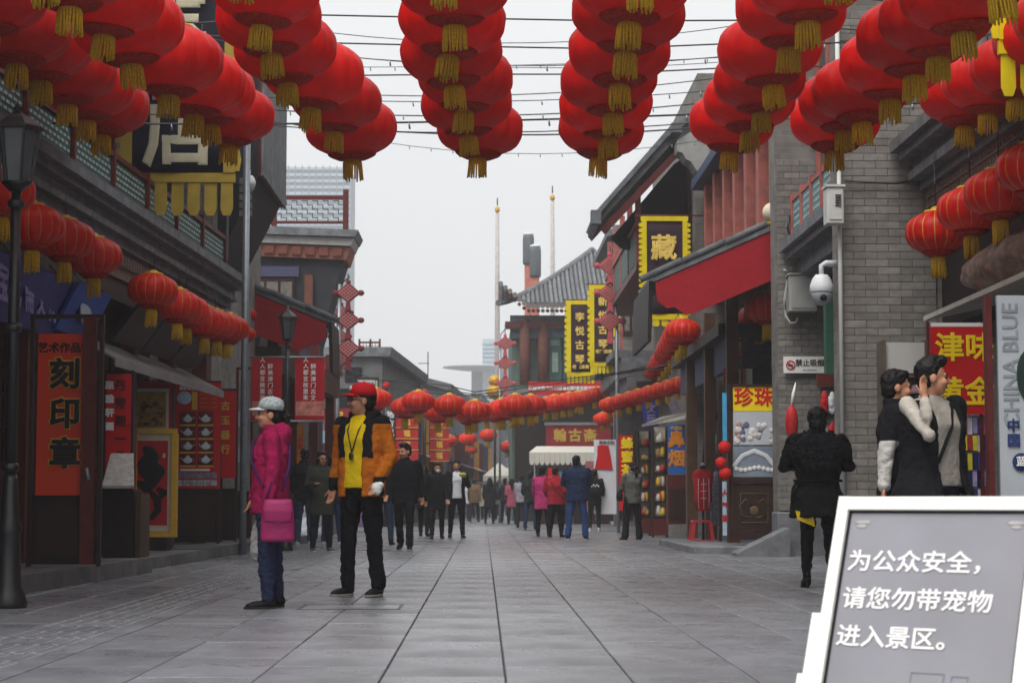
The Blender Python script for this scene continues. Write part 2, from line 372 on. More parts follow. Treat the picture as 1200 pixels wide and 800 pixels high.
# ================================================================= helpers for facades
def bricks(parent, off, x0, x1, y, z0, z1, bw, bh, th=.02):
    """courses of single bricks on a face towards the camera"""
    k = max(1, round((x1-x0)/bw)); bw = (x1-x0)/k; meshes = {}
    def m(wd):
        if wd not in meshes:
            b = MB(); g_ = .0028
            b.cbox(-wd/2+g_, wd/2-g_, -bh/2+g_, bh/2-g_, -th, 0, .003)
            o_ = b.build('brick', M_brick); me = o_.data; bpy.data.objects.remove(o_); meshes[wd] = me
        return meshes[wd]
    r = 0; z = z0
    while z + bh <= z1 + 1e-6:
        xs = []; x = x0
        if r % 2:
            xs.append((x + bw/4, bw/2)); x += bw/2
            for _ in range(k-1): xs.append((x+bw/2, bw)); x += bw
            xs.append((x+bw/4, bw/2))
        else:
            for _ in range(k): xs.append((x+bw/2, bw)); x += bw
        for xc, wd in xs:
            piece('brick', m(wd), parent, Vector((xc, y-th+.001*random.uniform(-2,2), z+bh/2)) + off, (R(90),0,0))
        z += bh; r += 1
def pier(bld, x0, x1, y0, y1, z1, single, bw=.29, bh=.094, zb=0.66, zt=6.95):
    b = wmb(bld).box(x0, x1, y0+.035, y1, 0, z1); c = b.build('pier', M_brickcore, bld)
    if not single: return c
    s = wmb(bld).box(x0-.012, x0-.002, y0+.04, y1-.01, 0.5, z1); s.build('pier_return', M_brickcore, bld)
    bricks(c, -Vector(bld.location), x0, x1, y0+.035, zb, zt, bw, bh)
    wmb(bld).cbox(x0-.04, x1+.02, y0-.03, y1, 0, zb-.02, .02).build('plinth', M_stone, c)
    return c
def lattice(bld, X, d0, d1, o, z0, z1, n, mback, mbar, mpost, dash=True):
    rt = wmb(bld).run(X, d0, d1, o-.03, o+.04, z1, z1+.06).build('top_rail', mpost, bld)
    for i in range(n+1):
        d = d0 + (d1-d0)*i/n
        wmb(bld).run(X, d-.04, d+.04, o-.045, o+.05, z0, z1+.12).build('railing_post', mpost, bld)
    for i in range(n):
        a = d0+(d1-d0)*i/n+.05; e = d0+(d1-d0)*(i+1)/n-.05
        pn = wmb(bld).run(X, a, e, o-.012, o+.005, z0+.02, z1-.01).build('railing_panel', mback, bld)
        b = wmb(bld); rows = 5; h = (z1-z0-.06)/rows; st = .16
        for r in range(rows):
            d = a + .03 + (st/2 if r % 2 else 0)
            while d + st*.62 < e:
                b.run(X, d, d+st*.62, o-.02 if o < 0 or X is not XL else o+.006, o+.014 if X is XL else o-.013, z0+.05+r*h, z0+.05+r*h+h*.42); d += st
        tag(b.build('lattice', mbar, pn), kind='stuff')
def tiles(bld, poly0, poly1, n, r=.05, parent=None):
    """rows of half-round tiles from eave points to ridge points"""
    for i in range(n):
        t = (i+.5)/n; a = Vector(poly0[0]).lerp(Vector(poly0[1]), t); b = Vector(poly1[0]).lerp(Vector(poly1[1]), t)
        wmb(bld).tube([a, b], r, 6).build('tile_row', M_tile, parent or bld)

# ================================================================= left: long shop row
L1 = thing('shop_building', 'long dark shop row on the left with green lattice balcony and carved grey cornice', 'building', (-5.2, 22, 0))
D0, D1 = 9.0, 30.6
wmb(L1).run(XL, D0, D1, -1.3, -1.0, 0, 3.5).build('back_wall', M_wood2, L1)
wmb(L1).run(XL, D0, D1, -1.2, .12, 3.2, 3.46).build('lintel', M_wood, L1)
for k in range(9):
    d = 10.6 + k*2.45
    wmb(L1).run(XL, d-.1, d+.1, -.25, -.03, 0, 3.2).build('post', M_redwood, L1)
for k in range(16):                           # fretted wooden shop screens at the back
    d = 11.0 + k*1.2
    s_ = wmb(L1).run(XL, d, d+1.1, -1.0, -.95, .2, 3.0).build('door_panel', M_redwood if k % 2 else M_wood, L1)
    b = wmb(L1)
    for r in range(4): b.run(XL, d+.08, d+1.02, -.95, -.92, 1.2+r*.4, 1.24+r*.4)
    for r in range(3): b.run(XL, d+.28+r*.25, d+.31+r*.25, -.95, -.925, 1.2, 2.7)
    b.build('fretwork', M_wood2, s_)
wmb(L1).run(XL, D0, D1, -.5, .16, 3.46, 3.6).build('fascia', M_carve, L1)
b = wmb(L1); d = 14.0
while d < D1-.1: b.run(XL, d, d+.07, .16, .22, 3.60, 3.74); d += .14
b.run(XL, D0, D1, -.5, .165, 3.6, 3.80); b.build('dentil_band', M_carve, L1)
for i, (o1, z0, z1) in enumerate([(.24,3.80,3.90),(.34,3.90,3.97),(.30,3.97,4.08),(.42,4.08,4.16),(.50,4.16,4.26),(.46,4.26,4.31)]):
    wmb(L1).run(XL, D0, D1+.05, -.5, o1, z0, z1).build('cornice_moulding', M_cornice if i % 2 else M_stone, L1)
lattice(L1, XL, 15.2, 29.6, .30, 4.33, 4.74, 8, M_green, mat('pale_lattice', '#a9b1b0', .6), M_redwood)
wmb(L1).run(XL, D0, D1, -1.6, -.7, 4.31, 8.5).build('upper_wall', M_wood2, L1)
for k in range(8):
    d = 14.5 + k*2.0
    f = wmb(L1).run(XL, d, d+1.5, -.7, -.64, 4.7, 6.6).build('window_frame', M_redwood, L1)
    wmb(L1).run(XL, d+.1, d+.71, -.64, -.63, 4.8, 6.5).build('pane', M_glass, f); wmb(L1).run(XL, d+.79, d+1.4, -.64, -.63, 4.8, 6.5).build('pane', M_glass, f)
wmb(L1).run(XL, D0, D1, -1.6, .45, 7.6, 7.8, dz0=-.5, dz1=-.5).build('eave', M_tile, L1)
# grey awning over the shop front
aw = wmb(L1); aw.run(XL, 22.2, 29.0, -.2, .42, 2.72, 2.75, dz0=-.32, dz1=-.32); aw.run(XL, 22.2, 29.0, .42, .44, 2.32, 2.42)
aw.build('awning', mat('grey_canvas', '#817b7a', .85, .2, 4, .2, 30), L1)
# steps in front of the shops
for i, (d0, d1, o, h) in enumerate([(15.9, 22.3, .86, .17), (23.3, 27.0, .62, .14), (27.1, 30.6, .55, .16), (30.8, 39.0, .45, .14)]):
    st = thing('stone_step', ['long grey stone step under the orange seal-carving board', 'grey stone step before the framed red calligraphy', 'grey stone step under the teapot poster', 'farthest low stone step left, behind the woman in magenta'][i], 'step', (XL(d0), d0, 0), 0, 'stone steps of the left shops')
    n = max(2, round((d1-d0)/1.25))
    for k in range(n):
        a = d0+(d1-d0)*k/n; e = d0+(d1-d0)*(k+1)/n-.01
        wmb(st).run(XL, a, e, -1.0, o+random.uniform(-.012,.012), 0, h+random.uniform(-.006,.006)).build('step_block', mat('step_stone', '#6b6a6a', .7, .3, 4, .3, 50, rnd=.2, dirt=('#474648', 3, .6)), st)

# tall dark block behind it
L2 = thing('tall_building', 'tall dark block on the left behind the hanging black banner', 'building', (-5, 33, 0))
x1 = P(321, 120, 33).x
wmb(L2).box(-9, XL(33)-.2, 30.9, 37.5, 0, 6).build('lower_wall', M_brickcore, L2)
wmb(L2).prism([(-9,4.6),(XL(32)-.2,4.6),(x1-.35,5.4),(x1-.05,6.0),(x1-.05,14),(-9,14)], ((0,31.4,0),(1,0,0),(0,0,1),(0,1,0)), 3.2).build('upper_wall', mat('slate_paint', '#23262d', .7, .2, 3, .2, 20, dirt=('#2a2c31', 2, .5)), L2)
wmb(L2).box(x1-.06, x1, 31.3, 34.7, 6.0, 14).build('corner_board', M_redwood, L2)
wmb(L2).box(x1, x1+.04, 31.2, 34.8, 6.0, 14).build('edge_tiles', M_tile, L2)
for k in range(5): wmb(L2).box(x1-.35-.0, x1-.16, 31.25, 31.4, 5.35+k*.13, 5.45+k*.13).build('corbel', M_cornice, L2)
for z in (6.9, 8.3): wmb(L2).box(-7, x1-.1, 31.37, 31.4, z, z+.06).build('string_course', M_cornice, L2)

# red pent roof on the left and its shop, then the terrace house
def pent_roof(bld, xw, xe, zw, ze, y0, y1, name_red=True):
    """lean-to tiled roof falling from the wall xw to the eave xe, red board on the end towards the street mouth"""
    s = 1 if xe > xw else -1
    fr = ((0,y0,0),(1,0,0),(0,0,1),(0,1,0))
    poly = [(xw,zw),(xe,ze),(xe,ze+.09),(xw,zw+.13)]
    if s < 0: poly = poly[::-1]
    rf = wmb(bld).prism(poly, fr, y1-y0).build('roof_slab', M_tile, bld)
    red = [(xw,zw-.01),(xe+s*-.02,ze-.01),(xe-s*.05,ze-.3),(xe-s*.2,ze-.42),(xe-s*.32,ze-.40),(xe-s*.5,ze-.52),(xe-s*.62,ze-.50),(xw,zw-.80)]
    if s < 0: red = red[::-1]
    wmb(bld).prism(red, ((0,y0+.02,0),(1,0,0),(0,0,1),(0,1,0)), .06).build('gable_board', M_redcloth, bld)
    for t in (0.08, .36, .64, .92):            # rolled edge tiles along the verge
        wmb(bld).tube([(xw+(xe-xw)*(t-.1), y0+.02, zw+(ze-zw)*(t-.1)+.14), (xw+(xe-xw)*(t+.17), y0+.02, zw+(ze-zw)*(t+.17)+.125)], .06, 6).build('verge_tile', M_tile, rf)
    n = int((y1-y0)/.35)
    for i in range(n):
        y = y0+.2+i*.35; wmb(bld).tube([(xw,y,zw+.15),(xe,y,ze+.11)], .055, 6).build('tile_row', M_tile, rf)
    wmb(bld).prism([(0,0),(s*.07,.0),(s*.10,-.95),(s*.04,-.95)] if s > 0 else [(0,0),(-.04*0-.0,0),(-.04,-.62),(-.10,-.62),(-.07,0)][0:1]+[(-.04,-.95),(-.10,-.95),(-.07,0)], ((xe,y0+.1,ze+.02),(1,0,0),(0,0,1),(0,1,0)), y1-y0-.2).build('eave_valance', M_wood2, bld)
    return rf
L3 = thing('shop_building', 'left shop with red boarded pent roof behind the street lamp', 'building', (-4, 37, 0))
pl = P(386, 380, 37.0); pw = P(268, 332, 37.0)
pent_roof(L3, pw.x-.4, pl.x, pw.z+.16, pl.z, 36.6, 38.6)
wmb(L3).run(XL, 36.8, 46, -1.6, -1.2, 0, 4.4).build('back_wall', M_wood2, L3)
for d in (37.2, 40, 43, 45.8): wmb(L3).run(XL, d-.1, d+.1, -.2, .0, 0, 4.2).build('post', M_redwood, L3)
wmb(L3).run(XL, 36.8, 46, -1.3, .1, 3.2, 3.7).build('lintel', M_wood, L3)
for k in range(5):
    s_ = wmb(L3).run(XL, 37.4+k*1.7, 38.8+k*1.7, -.9, -.8, .15, 3.0).build('door_panel', M_redwood, L3)

L4 = thing('terrace_building', 'grey house on the left with dark lattice roof terrace and red-brown frieze', 'building', (-5, 50, 0))
def q(px, py, d=48.0): return P(px, py, d)
fr4 = ((0,48,0),(1,0,0),(0,0,1),(0,1,0))
def pl4(pts): return [(q(*p).x, q(*p).z) for p in pts][::-1]
wmb(L4).prism(pl4([(240,262),(404,270),(402,303),(372,402),(370,590),(240,590)]), ((0,48.25,0),(1,0,0),(0,0,1),(0,1,0)), 1.6).build('side_wall', mat('sooty_wall', '#34373c', .85, .3, 3, .3, 30), L4)
wmb(L4).prism(pl4([(230,262),(420,270),(416,278),(230,272)]), ((0,47.9,0),(1,0,0),(0,0,1),(0,1,0)), 2.0).build('roof_slab', M_tile, L4)
wmb(L4).prism(pl4([(230,272),(415,279),(411,288),(230,281)]), ((0,48.0,0),(1,0,0),(0,0,1),(0,1,0)), 1.8).build('cornice_moulding', mat('pale_stone', '#9a9a97', .8, .2, 5, .2), L4)
fz = wmb(L4).prism(pl4([(230,281),(410,289),(405,304),(230,296)]), ((0,48.1,0),(1,0,0),(0,0,1),(0,1,0)), 1.7).build('frieze', mat('terracotta_frieze', '#8d5a4a', .85, .3, 30, .6, 60), L4)
for k in range(9):
    a = q(262+k*16, 286+k*.65, 48.09); b_ = q(273+k*16, 295+k*.65, 48.09); wmb(L4).box(a.x, b_.x, 48.03, 48.1, b_.z, a.z).build('carved_block', mat('carved_terracotta', '#7b4a3d', .9, .4, 40, .9, 60), fz)
def quadpart(bld, name, m, px0, py0, px1, py1, d, th=.08, parent=None):
    a = P(px0, py0, d); b_ = P(px1, py1, d); return wmb(bld).box(a.x, b_.x, d, d+th, b_.z, a.z).build(name, m, parent or bld)
quadpart(L4, 'beam', mat('painted_beam', '#4a4a66', .7, .4, 25, .2), 292, 312, 350, 324, 48.12, .12)
wn_ = quadpart(L4, 'window', M_wood, 293, 326, 345, 372, 48.14, .1)
for k in range(3): quadpart(L4, 'pane', mat('dusty_pane', '#6d6a62', .35, .3, 8), 296+k*16.5, 330, 309+k*16.5, 370, 48.1, .03, wn_)
quadpart(L4, 'corner_post', mat('brown_post', '#6d4338', .7), 357, 322, 366, 400, 48.1, .15)
# terrace railing: fretted panel between posts
tr = quadpart(L4, 'top_rail', M_redwood, 318, 229, 408, 234, 48.0, .07)
quadpart(L4, 'bottom_rail', M_redwood, 318, 259, 408, 262, 48.0, .07)
for px in (318, 402): quadpart(L4, 'railing_post', M_redwood, px, 222, px+6, 268, 47.96, .14)
b = wmb(L4); rr = random.Random(3)
for r in range(5):
    for c in range(13):
        x0_, y0_ = 323+c*6.1, 235+r*4.9
        a = P(x0_, y0_, 48.03)
        if (r+c) % 2: e = P(x0_+6.1, y0_+.9, 48.03); b.box(a.x, e.x, 48.02, 48.05, e.z, a.z)
        else: e = P(x0_+.9, y0_+4.9, 48.03); b.box(a.x, e.x, 48.02, 48.05, e.z, a.z)
b.build('fretwork', mat('dark_fret', '#39484a', .6), tr)

# far left houses
def block_house(label, px0, px1, pytop, d, depth, m, rail=None, parapet=True, wins=None, slope=0):
    a = P(px0, pytop, d); e = P(px1, pytop+slope, d)
    t = thing('far_house', label, 'building', ((a.x+e.x)/2, d, 0), 0, 'far houses along the left of the street')
    wmb(t).hexa([(a.x,d,0),(e.x,d,0),(e.x+.055*depth,d+depth,0),(a.x,d+depth,0),(a.x,d,a.z),(e.x,d,e.z),(e.x+.055*depth,d+depth,e.z),(a.x,d+depth,a.z)]).build('wall', m, t)
    wmb(t).hexa([(a.x-.2,d-.2,a.z+.002),(e.x+.25,d-.2,e.z+.002),(e.x+.25+.055*depth,d+depth,e.z+.002),(a.x-.2,d+depth,a.z+.002),(a.x-.2,d-.2,a.z+.3),(e.x+.3,d-.2,e.z+.3),(e.x+.3+.055*depth,d+depth,e.z+.3),(a.x-.2,d+depth,a.z+.3)]).build('roof', M_tile, t)
    for (wx0, wy0, wx1, wy1) in (wins or []):
        f = quadpart(t, 'window', M_wood, wx0, wy0, wx1, wy1, d-.05, .06)
        quadpart(t, 'pane', M_glass, wx0+1.5, wy0+1.5, wx1-1.5, wy1-1.5, d-.07, .02, f)
    return t
M_h1 = mat('house_wall_grey', '#6b6d6e', .85, .3, 2, .3, 20); M_h2 = mat('house_wall_blue_grey', '#5b6167', .85, .3, 2, .3, 20)
h = block_house('low grey house with thin red railing on its roof behind the chinese knots', 372, 448, 418, 62, 14, M_h1, wins=[(404,430,424,447),(388,455,416,480),(424,455,444,482)])
r_ = quadpart(h, 'roof_railing', M_redwood, 420, 400, 446, 402, 62.1, .06)
for px in (420, 433, 444): quadpart(h, 'railing_post', M_redwood, px, 397, px+2, 418, 62.05, .1)
b = wmb(h)
for k in range(7): a = P(422+k*3.5, 402, 62.1); b.box(a.x, a.x+.015, 62.12, 62.14, a.z-.42, a.z)
for k in range(3): a = P(421, 405+k*4.5, 62.1); b.box(a.x, a.x+.65, 62.12, 62.14, a.z-.015, a.z)
b.build('fretwork', M_redwood, r_)
h2 = block_house('grey house with sloping tiled roof right of the red-railed one', 448, 522, 436, 88, 30, M_h2, slope=22, wins=[(462,452,474,470),(486,462,500,482)])
b = quadpart(h2, 'door', M_wood, 470, 545, 490, 585, 87.9, .05)
h3 = block_house('hazy far house closing the left side of the street', 516, 560, 468, 125, 40, M_h2, wins=[(524,480,532,494),(540,482,548,496)])

for hh_, X_, d0_, d1_, n_, zt_ in ((h, lambda d: P(448,0,62).x + .055*(d-62), 63.0, 75.0, 4, 4.9), (h2, lambda d: P(522,0,88).x + .055*(d-88), 89.5, 116.0, 6, 4.4)):
    st_ = (d1_-d0_)/n_
    for k in range(n_):
        a_ = d0_+k*st_; e_ = a_+st_*.86
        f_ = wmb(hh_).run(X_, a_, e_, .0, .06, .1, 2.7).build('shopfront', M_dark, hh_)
        for r in range(3): wmb(hh_).run(X_, a_+.1+r*(e_-a_)/3, a_+(r+1)*(e_-a_)/3-.1, .06, .10, .3, 2.5).build('door_panel', [M_redwood, M_glass, M_wood][(r+k) % 3], f_)
        wmb(hh_).run(X_, a_, e_, .0, .12, 2.75, 3.3).build('name_board', [mat('maroon_board', '#7d1f28', .6, .15), mat('green_board', '#28483c', .6, .15), M_wood][k % 3], hh_)
        wmb(hh_).run(X_, a_-.1, e_+.1, .0, .9, 2.7, 2.75, dz0=-.35, dz1=-.35).build('awning', [mat('slate_canvas', '#5d6a74', .8, .15), M_redcloth, mat('cream_canvas', '#b5b1a6', .85, .15, 4, .2, 30)][k % 3], hh_)
        for r in range(2): w2 = wmb(hh_).run(X_, a_+.3+r*(e_-a_)/2, a_+.3+r*(e_-a_)/2+.9, .0, .05, 3.5, zt_-.2).build('window', M_wood, hh_); wmb(hh_).run(X_, a_+.4+r*(e_-a_)/2, a_+.3+r*(e_-a_)/2+.8, .05, .06, 3.6, zt_-.3).build('pane', M_glass, w2)
        wmb(hh_).run(X_, e_, e_+.06, .1, .75, 1.9, 3.9).build('blade_sign', [M_redwood, mat('blue_board', '#2c3c58', .6, .15), mat('amber_board', '#b08030', .6, .2)][k % 3], hh_)
# ================================================================= right: near shop and the two brick piers
R1 = thing('shop_building', 'near grey brick shop on the right with carved cornice and big brick pier', 'building', (5.5, 18, 0))
wmb(R1).box(5.95, 7.5, 6, 24.4, 0, 9).build('wall', M_brickcore, R1)
pier(R1, 4.4, 5.56, 23.9, 24.5, 10.5, True)
wmb(R1).box(5.56, 6.1, 23.95, 24.5, 0, 10.5).build('wall_return', M_brickcore, R1)
for i, (o1, z0, z1) in enumerate([(5.45,4.0,4.1),(5.36,4.6,4.72),(5.22,4.72,4.83),(5.27,4.83,4.97),(5.10,4.97,5.07),(5.0,5.07,5.2)]):
    wmb(R1).box(o1, 6.0, 6, 23.85, z0, z1).build('cornice_moulding', M_cornice if i % 2 else M_stone, R1)
lb = wmb(R1).box(5.44, 6.0, 6, 23.84, 4.1, 4.6).build('lattice_band', mat('tan_panel', '#8a7268', .85, .2), R1)
b = wmb(R1); d = 13.0
while d < 23.7:
    for r in range(4): b.box(5.41, 5.45, d, d+.03, 4.13+r*.115, 4.13+r*.115+.09); 
    b.box(5.412, 5.45, d+.04, d+.115, 4.135+.0, 4.155); b.box(5.412, 5.45, d+.04, d+.115, 4.36, 4.385); b.box(5.412, 5.45, d+.04, d+.115, 4.25, 4.27); b.box(5.412, 5.45, d+.04, d+.115, 4.48, 4.5)
    d += .13
tag(b.build('lattice', M_carve, lb), kind='stuff')
wmb(R1).box(5.6, 6.0, 6, 23.8, 2.9, 4.0).build('lintel', M_wood2, R1)
aw = wmb(R1); a = P(1140, 352, 21); aw.hexa([(4.35,12,2.62),(5.9,12,3.0),(5.9,21.5,3.0),(4.85,21.5,2.78),(4.35,12,2.67),(5.9,12,3.05),(5.9,21.5,3.05),(4.85,21.5,2.83)]); aw.build('awning', mat('cream_canvas', '#b5b1a6', .85, .15, 4, .2, 30), R1)
# R2 between the piers
R2 = thing('shop_building', 'right-hand shop with turquoise balcony railing between two brick piers', 'building', (4.9, 27, 0))
pier(R2, 4.4, 5.34, 29.2, 29.8, 10.5, True, .235, .094, .66, 6.0)
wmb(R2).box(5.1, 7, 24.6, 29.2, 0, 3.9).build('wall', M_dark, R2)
for i, (o1, z0, z1) in enumerate([(4.7,4.16,4.4),(4.52,4.4,4.52),(4.44,4.52,4.66)]):
    wmb(R2).box(o1, 6.5, 24.55, 29.15, z0, z1).build('cornice_moulding', M_cornice if i % 2 else M_stone, R2)
lattice(R2, lambda d: 4.62, 24.7, 29.0, 0, 4.7, 5.25, 5, M_teal, mat('pale_lattice', '#a9b1b0', .6), M_pink)
wmb(R2).box(5.05, 7, 24.6, 29.15, 4.66, 9.5).build('upper_wall', M_carve, R2)
for k in range(5): wmb(R2).box(4.92, 5.05, 24.8+k*.95, 24.98+k*.95, 4.66, 9.3).build('column', M_pink, R2)
for k in range(4):
    f = wmb(R2).box(4.97, 5.03, 25.0+k*.95, 25.74+k*.95, 5.5, 7.6).build('window', M_redwood, R2); wmb(R2).box(4.955, 4.969, 25.06+k*.95, 25.68+k*.95, 5.6, 7.5).build('pane', M_glass, f)
# green shop post beside the pier
wmb(R2).box(P(968,380,27).x, P(988,380,27).x, 27, 27.2, 1.8, 3.7).build('door_post', mat('bottle_green', '#2f5a48', .6, .2), R2)

# R3: pent roof with red board, open shop below
R3 = thing('shop_building', 'right-hand shop with red boarded pent roof over the pearl sign', 'building', (4.6, 35, 0))
pe = P(764, 333, 31); pw = P(914, 268, 31)
pent_roof(R3, pw.x+.35, pe.x, pw.z+.16, pe.z, 30.6, 34.0)
wmb(R3).box(4.75, 6, 30, 40.8, 4.9, 9.5).build('upper_wall', M_carve, R3)
for k in range(7):
    d = 30.6+k*1.55; c = wmb(R3).box(4.55, 4.75, d, d+.32, 4.9, 7.3).build('column', M_pink, R3)
    f = wmb(R3).box(4.70, 4.75-.002, d+.42, d+1.45, 5.3, 7.1).build('window', mat('tan_lattice', '#8d7a68', .8, .3, 30), R3)
wmb(R3).box(4.35, 6, 30.2, 40.8, 7.3, 7.5).build('eave_beam', mat('blue_beam', '#3d4a66', .7, .3, 10), R3)
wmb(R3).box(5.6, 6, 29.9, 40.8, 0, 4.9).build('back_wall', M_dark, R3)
wmb(R3).box(3.9, 5.6, 32.5, 40.8, 3.55, 3.75).build('ceiling_beam', M_wood2, R3)
for d in (32.2, 35.4, 38.6): wmb(R3).box(4.0, 4.2, d, d+.2, 0, 4.2).build('post', mat('brown_wood', '#4e3626', .55, .3), R3)
for k, d in enumerate((33.2, 36.4, 39.2)): wmb(R3).box(4.1, 4.2, d, d+1.6, 3.0, 3.55).build('transom', mat('painted_transom', '#3c4460', .7, .5, 30, .2), R3)
sp = wmb(R3); sp.hexa([(P(862,644,28.6).x,28.4,0),(4.42,28.4,0),(4.42,29.1,0),(P(862,644,28.6).x,29.1,0),(P(862,644,28.6).x,28.4,.05),(4.42,28.4,.42),(4.42,29.1,.42),(P(862,644,28.6).x,29.1,.05)]); sp.build('ramp', M_stone, R3)
wmb(R3).cbox(3.2, 4.5, 30.0, 36, 0, .12, .02).build('threshold', M_stone, R3)

# R4: gable roof house with the third pier
R4 = thing('gable_house', 'right-hand house with steep overhanging gable roof behind the black and yellow banner', 'building', (4.4, 46, 0))
p0 = P(815, 300, 41); p1 = P(871, 300, 41)
pier(R4, p0.x, p1.x+.05, 41, 41.6, P(815,206,41).z, False)
fr = ((0,41.6,0),(1,0,0),(0,0,1),(0,1,0))
def w41(px, py, d=41.6): v = P(px, py, d); return (v.x, v.z)
wmb(R4).prism([w41(702,262), w41(786,170), w41(860,120), w41(862,110), w41(784,160), w41(697,256)], ((0,41.5,0),(1,0,0),(0,0,1),(0,1,0)), 3.0).build('roof_slab', M_tile, R4)
wmb(R4).prism([w41(703,268), w41(790,178), w41(792,186), w41(709,275)], ((0,41.55,0),(1,0,0),(0,0,1),(0,1,0)), .08).build('bargeboard', M_redwood, R4)
wmb(R4).prism([w41(698,256), w41(786,157), w41(830,132), w41(830,126), w41(784,150), w41(695,252)], ((0,41.4,0),(1,0,0),(0,0,1),(0,1,0)), .3).build('verge_tiles', M_tile, R4)
for k in range(7): t = .2+k*.42; wmb(R4).tube([(w41(697,254)[0],41.6+t,w41(697,254)[1]),(w41(784,158)[0],41.6+t,w41(784,158)[1]),(w41(845,118)[0],41.6+t,w41(845,118)[1])], .08, 6).build('tile_row', M_tile, R4)
wmb(R4).prism([w41(790,171),w41(842,140),w41(842,196),w41(826,200),w41(818,208),w41(812,206),w41(806,196),w41(800,193),w41(796,186),w41(790,184)][::-1], ((0,40.9,0),(1,0,0),(0,0,1),(0,1,0)), .75).build('carved_corbel', mat('pale_stone', '#9a9a97', .8, .2, 5, .2), R4)
wmb(R4).box(P(786,150,41).x, P(798,150,41).x, 40.8, 41.4, P(786,157,41).z, P(786,146,41).z).build('ridge_ornament', M_tile, R4)
wmb(R4).box(P(692,256,41.4).x, P(704,256,41.4).x, 41.2, 41.5, P(0,262,41.4).z, P(0,246,41.4).z).build('eave_ornament', M_tile, R4)
wmb(R4).prism([w41(x,y,44.4) for x, y in ((716,279),(790,192),(800,186),(840,150),(840,330),(775,330),(752,296),(728,290))][::-1], ((0,44.4,0),(1,0,0),(0,0,1),(0,1,0)), .2).build('underside_shade', M_wood2, R4)  # dark sheet added under the open roof, standing in for its shaded underside
wmb(R4).box(4.6, 7, 41.7, 53, 0, 10).build('wall', M_brickcore, R4)
wmb(R4).box(3.3, 4.62, 42.2, 53, 5.8, 5.95).build('balcony_floor', M_redwood, R4)
for k in range(5): wmb(R4).box(3.3, 3.42, 42.4+k*2.4, 42.52+k*2.4, 5.95, 7.7).build('balcony_post', M_pink, R4)
wmb(R4).box(3.28, 3.44, 42.2, 53, 6.75, 6.83).build('balcony_rail', M_pink, R4)
for k in range(4): wmb(R4).box(3.32, 3.40, 42.6+k*2.4, 44.7+k*2.4, 6.0, 6.7).build('balcony_panel', M_green, R4)
wmb(R4).box(3.7, 4.6, 47.5, 52.5, 3.3, 3.7).build('shop_fascia', M_wood, R4)

# R5: fourth pier with window, cornice shop
R5 = thing('brick_house', 'grey brick house with tall dark window behind the three red chinese knots', 'building', (4.3, 66, 0))
a = P(719, 280, 64); e = P(762, 280, 64)
wmb(R5).box(a.x, e.x, 64, 64.6, 0, P(0,262,64).z).build('pier', M_brickcore, R5)
f = quadpart(R5, 'window', M_wood, 729, 318, 758, 392, 63.9, .1)
for k in range(3): quadpart(R5, 'pane', mat('dusty_pane', '#6d6a62', .35, .3, 8), 732+k*9, 330, 738+k*9, 388, 63.87, .03, f)
wmb(R5).box(e.x-.02, 8, 54, 80, 0, 9.6).build('wall', M_brickcore, R5)
for i, (o1, z0, z1) in enumerate([(3.95,3.9,4.2),(3.7,4.2,4.4),(3.8,4.4,4.75),(3.55,4.75,4.95)]):
    wmb(R5).box(o1, 5.5, 54, 63.8, z0, z1).build('cornice_moulding', M_cornice if i % 2 else M_stone, R5)
lattice(R5, lambda d: 3.8, 54.2, 63.6, 0, 5.0, 5.5, 5, M_teal, mat('pale_lattice', '#a9b1b0', .6), M_pink)
wmb(R5).hexa([(a.x-.25,63.6,9.4),(e.x+2,63.6,11.0),(e.x+2,72,11.0),(a.x-.25,72,9.4),(a.x-.25,63.6,9.6),(e.x+2,63.6,11.2),(e.x+2,72,11.2),(a.x-.25,72,9.6)]).build('roof_slab', M_tile, R5)

# R6: pavilion with curved tiled roof and green doors
R6 = thing('pavilion', 'two-storey pavilion with curved grey tile roof, red columns and green doors', 'building', (3, 80, 0))
D6 = 80.0
def s6(px, py, d=D6): return P(px, py, d)
wmb(R6).box(s6(600,400).x, 9, 80.6, 92, 0, s6(0,372).z).build('wall', mat('pavilion_wall', '#56685f', .8, .3, 3, .2), R6)
# roof: rows of round tiles on a sagging sheet from the eave to the ridge
ev = [s6(586+k*1.6*4.6, 352+ (0 if k > 2 else -2+k*.5), 79.2) for k in range(31)]
b = wmb(R6); vs = []; nr = 7
xa, xb = s6(584,350,79.2).x, 9.0; ze = s6(0,357,79.2).z; zr = s6(0,294,86).z
def roof_pt(u, t):
    x = xa + (xb-xa)*u; lift = max(0, .14-u)*7*(1-t)**2; hip = max(0, min(1, u/.5))
    tt = t*hip if u < .5 else t
    return Vector((x + (0 if u >= .32 else 0), 79.2 + tt*6.8, ze + (zr-ze)*(tt**1.25) + lift))
for i in range(41):
    for j in range(nr+1): vs.append(roof_pt(i/40, j/nr))
fs = [(i*(nr+1)+j, (i+1)*(nr+1)+j, (i+1)*(nr+1)+j+1, i*(nr+1)+j+1) for i in range(40) for j in range(nr)]
b.add(vs, fs, True); rf = b.build('roof', M_tile, R6)
for k in range(44):
    u = (k+.5)/44; pts = [roof_pt(u, j/nr)+Vector((0,-.02,.06)) for j in range(nr+1)]
    if (pts[-1]-pts[0]).length > .3: wmb(R6).tube(pts, .085, 6).build('tile_row', M_tile, rf)
    e_ = roof_pt(u, 0); wmb(R6).tube([e_+Vector((0,-.08,-.02)), e_+Vector((0,.2,-.0))], .10, 8).build('eave_tile', mat('eave_tile', '#77706c', .8, .3, 20), rf)
    wmb(R6).tube([e_+Vector((0,.0,-.22)), e_+Vector((0,.9,-.12))], .075, 6).build('rafter', M_redwood, rf)
